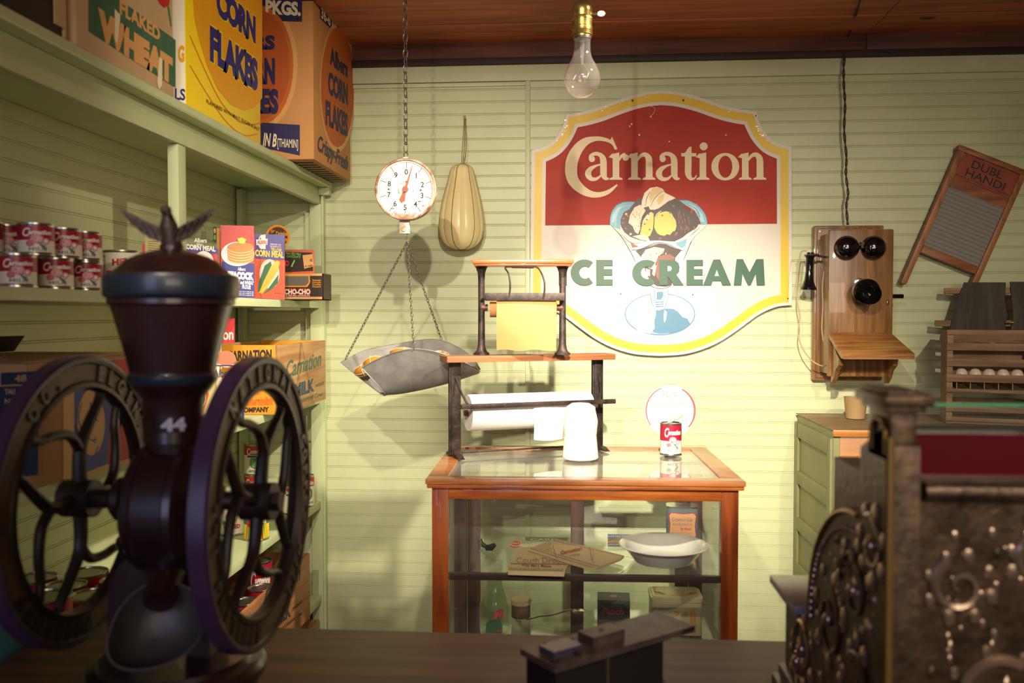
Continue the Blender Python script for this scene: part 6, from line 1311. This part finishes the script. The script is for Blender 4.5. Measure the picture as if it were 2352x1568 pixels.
b = MB(); e_ = PY(1937, 1075, DY0-.012); b.bb((e_.x-.022, DY0-.0125, e_.z-.012), (e_.x+.02, DY0-.008, e_.z+.008), steel, bev=.001); b.cyl((e_.x-.004, DY0-.014, e_.z-.014), (e_.x-.004, DY0-.014, e_.z+.010), .003, steel, 8); b.build('hinge', ck, 'nickel hinge')

# ================================================================ EGG CRATE
EX0, EY0, EZ = 1.272, 3.075, DZ+.0022
sl = wood('crate_slat_wood', 'A8845E', '745639', 'x', .65, 1.2); sd = wood('crate_dark_lid_wood', '4A4030', '2C281E', 'z', .7, 1.0)
eg = thing('egg_crate', 'slatted wooden egg crate with its dark lid open, on the cabinet', 'crate', (1.55, 3.17, EZ))
def ez_(y): return PY(2200, y, EY0).z
EX1, EY1 = 1.80, 3.30
for x in (EX0, 1.56, EX1-.02):
    b = MB(); b.bb((x, EY0+.009, EZ), (x+.018, EY1-.009, ez_(760)), sl); b.build('end_panel', eg)
for y0, y1 in ((757, 768), (787, 804), (823, 840), (859, 876), (892, 900), (930, 944), (957, 966)):
    b = MB(); z1, z0 = ez_(y0), max(ez_(y1), EZ); b.bb((EX0-.002, EY0, z0), (EX1, EY0+.008, z1), sl, bev=.001); b.build('front_slat', eg)
for y0, y1 in ((762, 790), (800, 830), (850, 890), (925, 960)):
    b = MB(); b.bb((EX0, EY1-.008, max(EZ, ez_(y1))), (EX1, EY1, ez_(y0)), sl); b.build('back_slat', eg)
b = MB(); b.bb((EX0+.018, EY0+.009, EZ+.001), (EX1-.02, EY1-.009, EZ+.009), sl); b.build('bottom_board', eg)
et = ez_(859); b = MB(); cb2 = mat('grey_pasteboard', '7A6A58', .8); b.bb((EX0+.020, EY0+.012, ez_(876)-.002), (1.558, EY1-.012, ez_(876)), cb2)
for k in range(7): x = EX0+.03+.042*k; b.bb((x, EY0+.011, ez_(892)), (x+.002, EY1-.012, ez_(876)), card_pale)
b.build('egg_dividers', eg)
# lid boards leaning back on battens
lidM = Matrix.Translation((EX0, EY1+.002, ez_(762))) @ Matrix.Rotation(radians(-7), 4, 'X')
for x0, x1, l0, l1 in ((.028, .205, .046, 0), (.222, .40, 0, 0), (.41, .525, 0, 0)):
    b = MB(); b.prism([(x0, 0), (x1, 0), (x1+.008, .06), (x1, .11), (x1+.004, .176), (x0+l0, .178), (x0+.01, .05)], 'y', 0, .010, sd, lidM); b.build('lid_board', eg)
for z0, z1, xo in ((.138, .160, 0), (.018, .040, -.03)):
    b = MB(); b.bb((.0+xo+.01, .010, z0), (.525, .024, z1), sl, lidM, .002); b.build('lid_batten', eg)
b = MB(); b.cyl(lidM @ Vector((.205, -.004, .03)), lidM @ Vector((.232, -.004, .03)), .005, brass, 10); b.build('lid_catch', eg)
GM = Matrix.Translation((EX0, EY0, 0)) @ Matrix.Rotation(radians(-17), 4, 'Z') @ Matrix.Translation((-EX0, -EY0, 0)); eg.matrix_basis = GM @ eg.matrix_basis
eggm = mat('egg_shell', 'E6D2BC', .4, var=.1, vscale=40)
for i in range(6):
    x = EX0+.047+.042*i; z = ez_(876)+.0005; b = MB(); vs = []; n = 20
    pr = curve_pts([(.0001, 0, 0), (.010, .002, 0), (.018, .010, 0), (.0205, .020, 0), (.018, .032, 0), (.011, .042, 0), (.0001, .046, 0)], 4)
    b.lathe([(max(p.x, 0), p.y) for p in pr], eggm, 20, Matrix.Translation((x, EY0+.034, z)) @ Matrix.Rotation(0, 4, 'X'), cap=False)
    eo = b.build('egg', None, ('leftmost', 'second from left', 'third from left', 'fourth from left', 'fifth from left, nearly cut by the photo edge', 'sixth, outside the photo edge')[i]+' egg seen between the crate slats', 'egg', 'eggs in the slatted crate'); eo.matrix_basis = GM
b = MB(); e0 = PY(1965, 944, 3.2); T = Matrix.Translation((e0.x, 3.2, DZ+.0022)); b.lathe([(.030, 0), (.033, .002), (.040, .075), (.041, .078), (.038, .078), (.031, .006), (0, .006)], mat('tan_cup', 'A8895E', .6), 28, T, cap=False); b.build('cup', None, 'small tan cup on the cabinet, half hidden by the register post', 'cup')
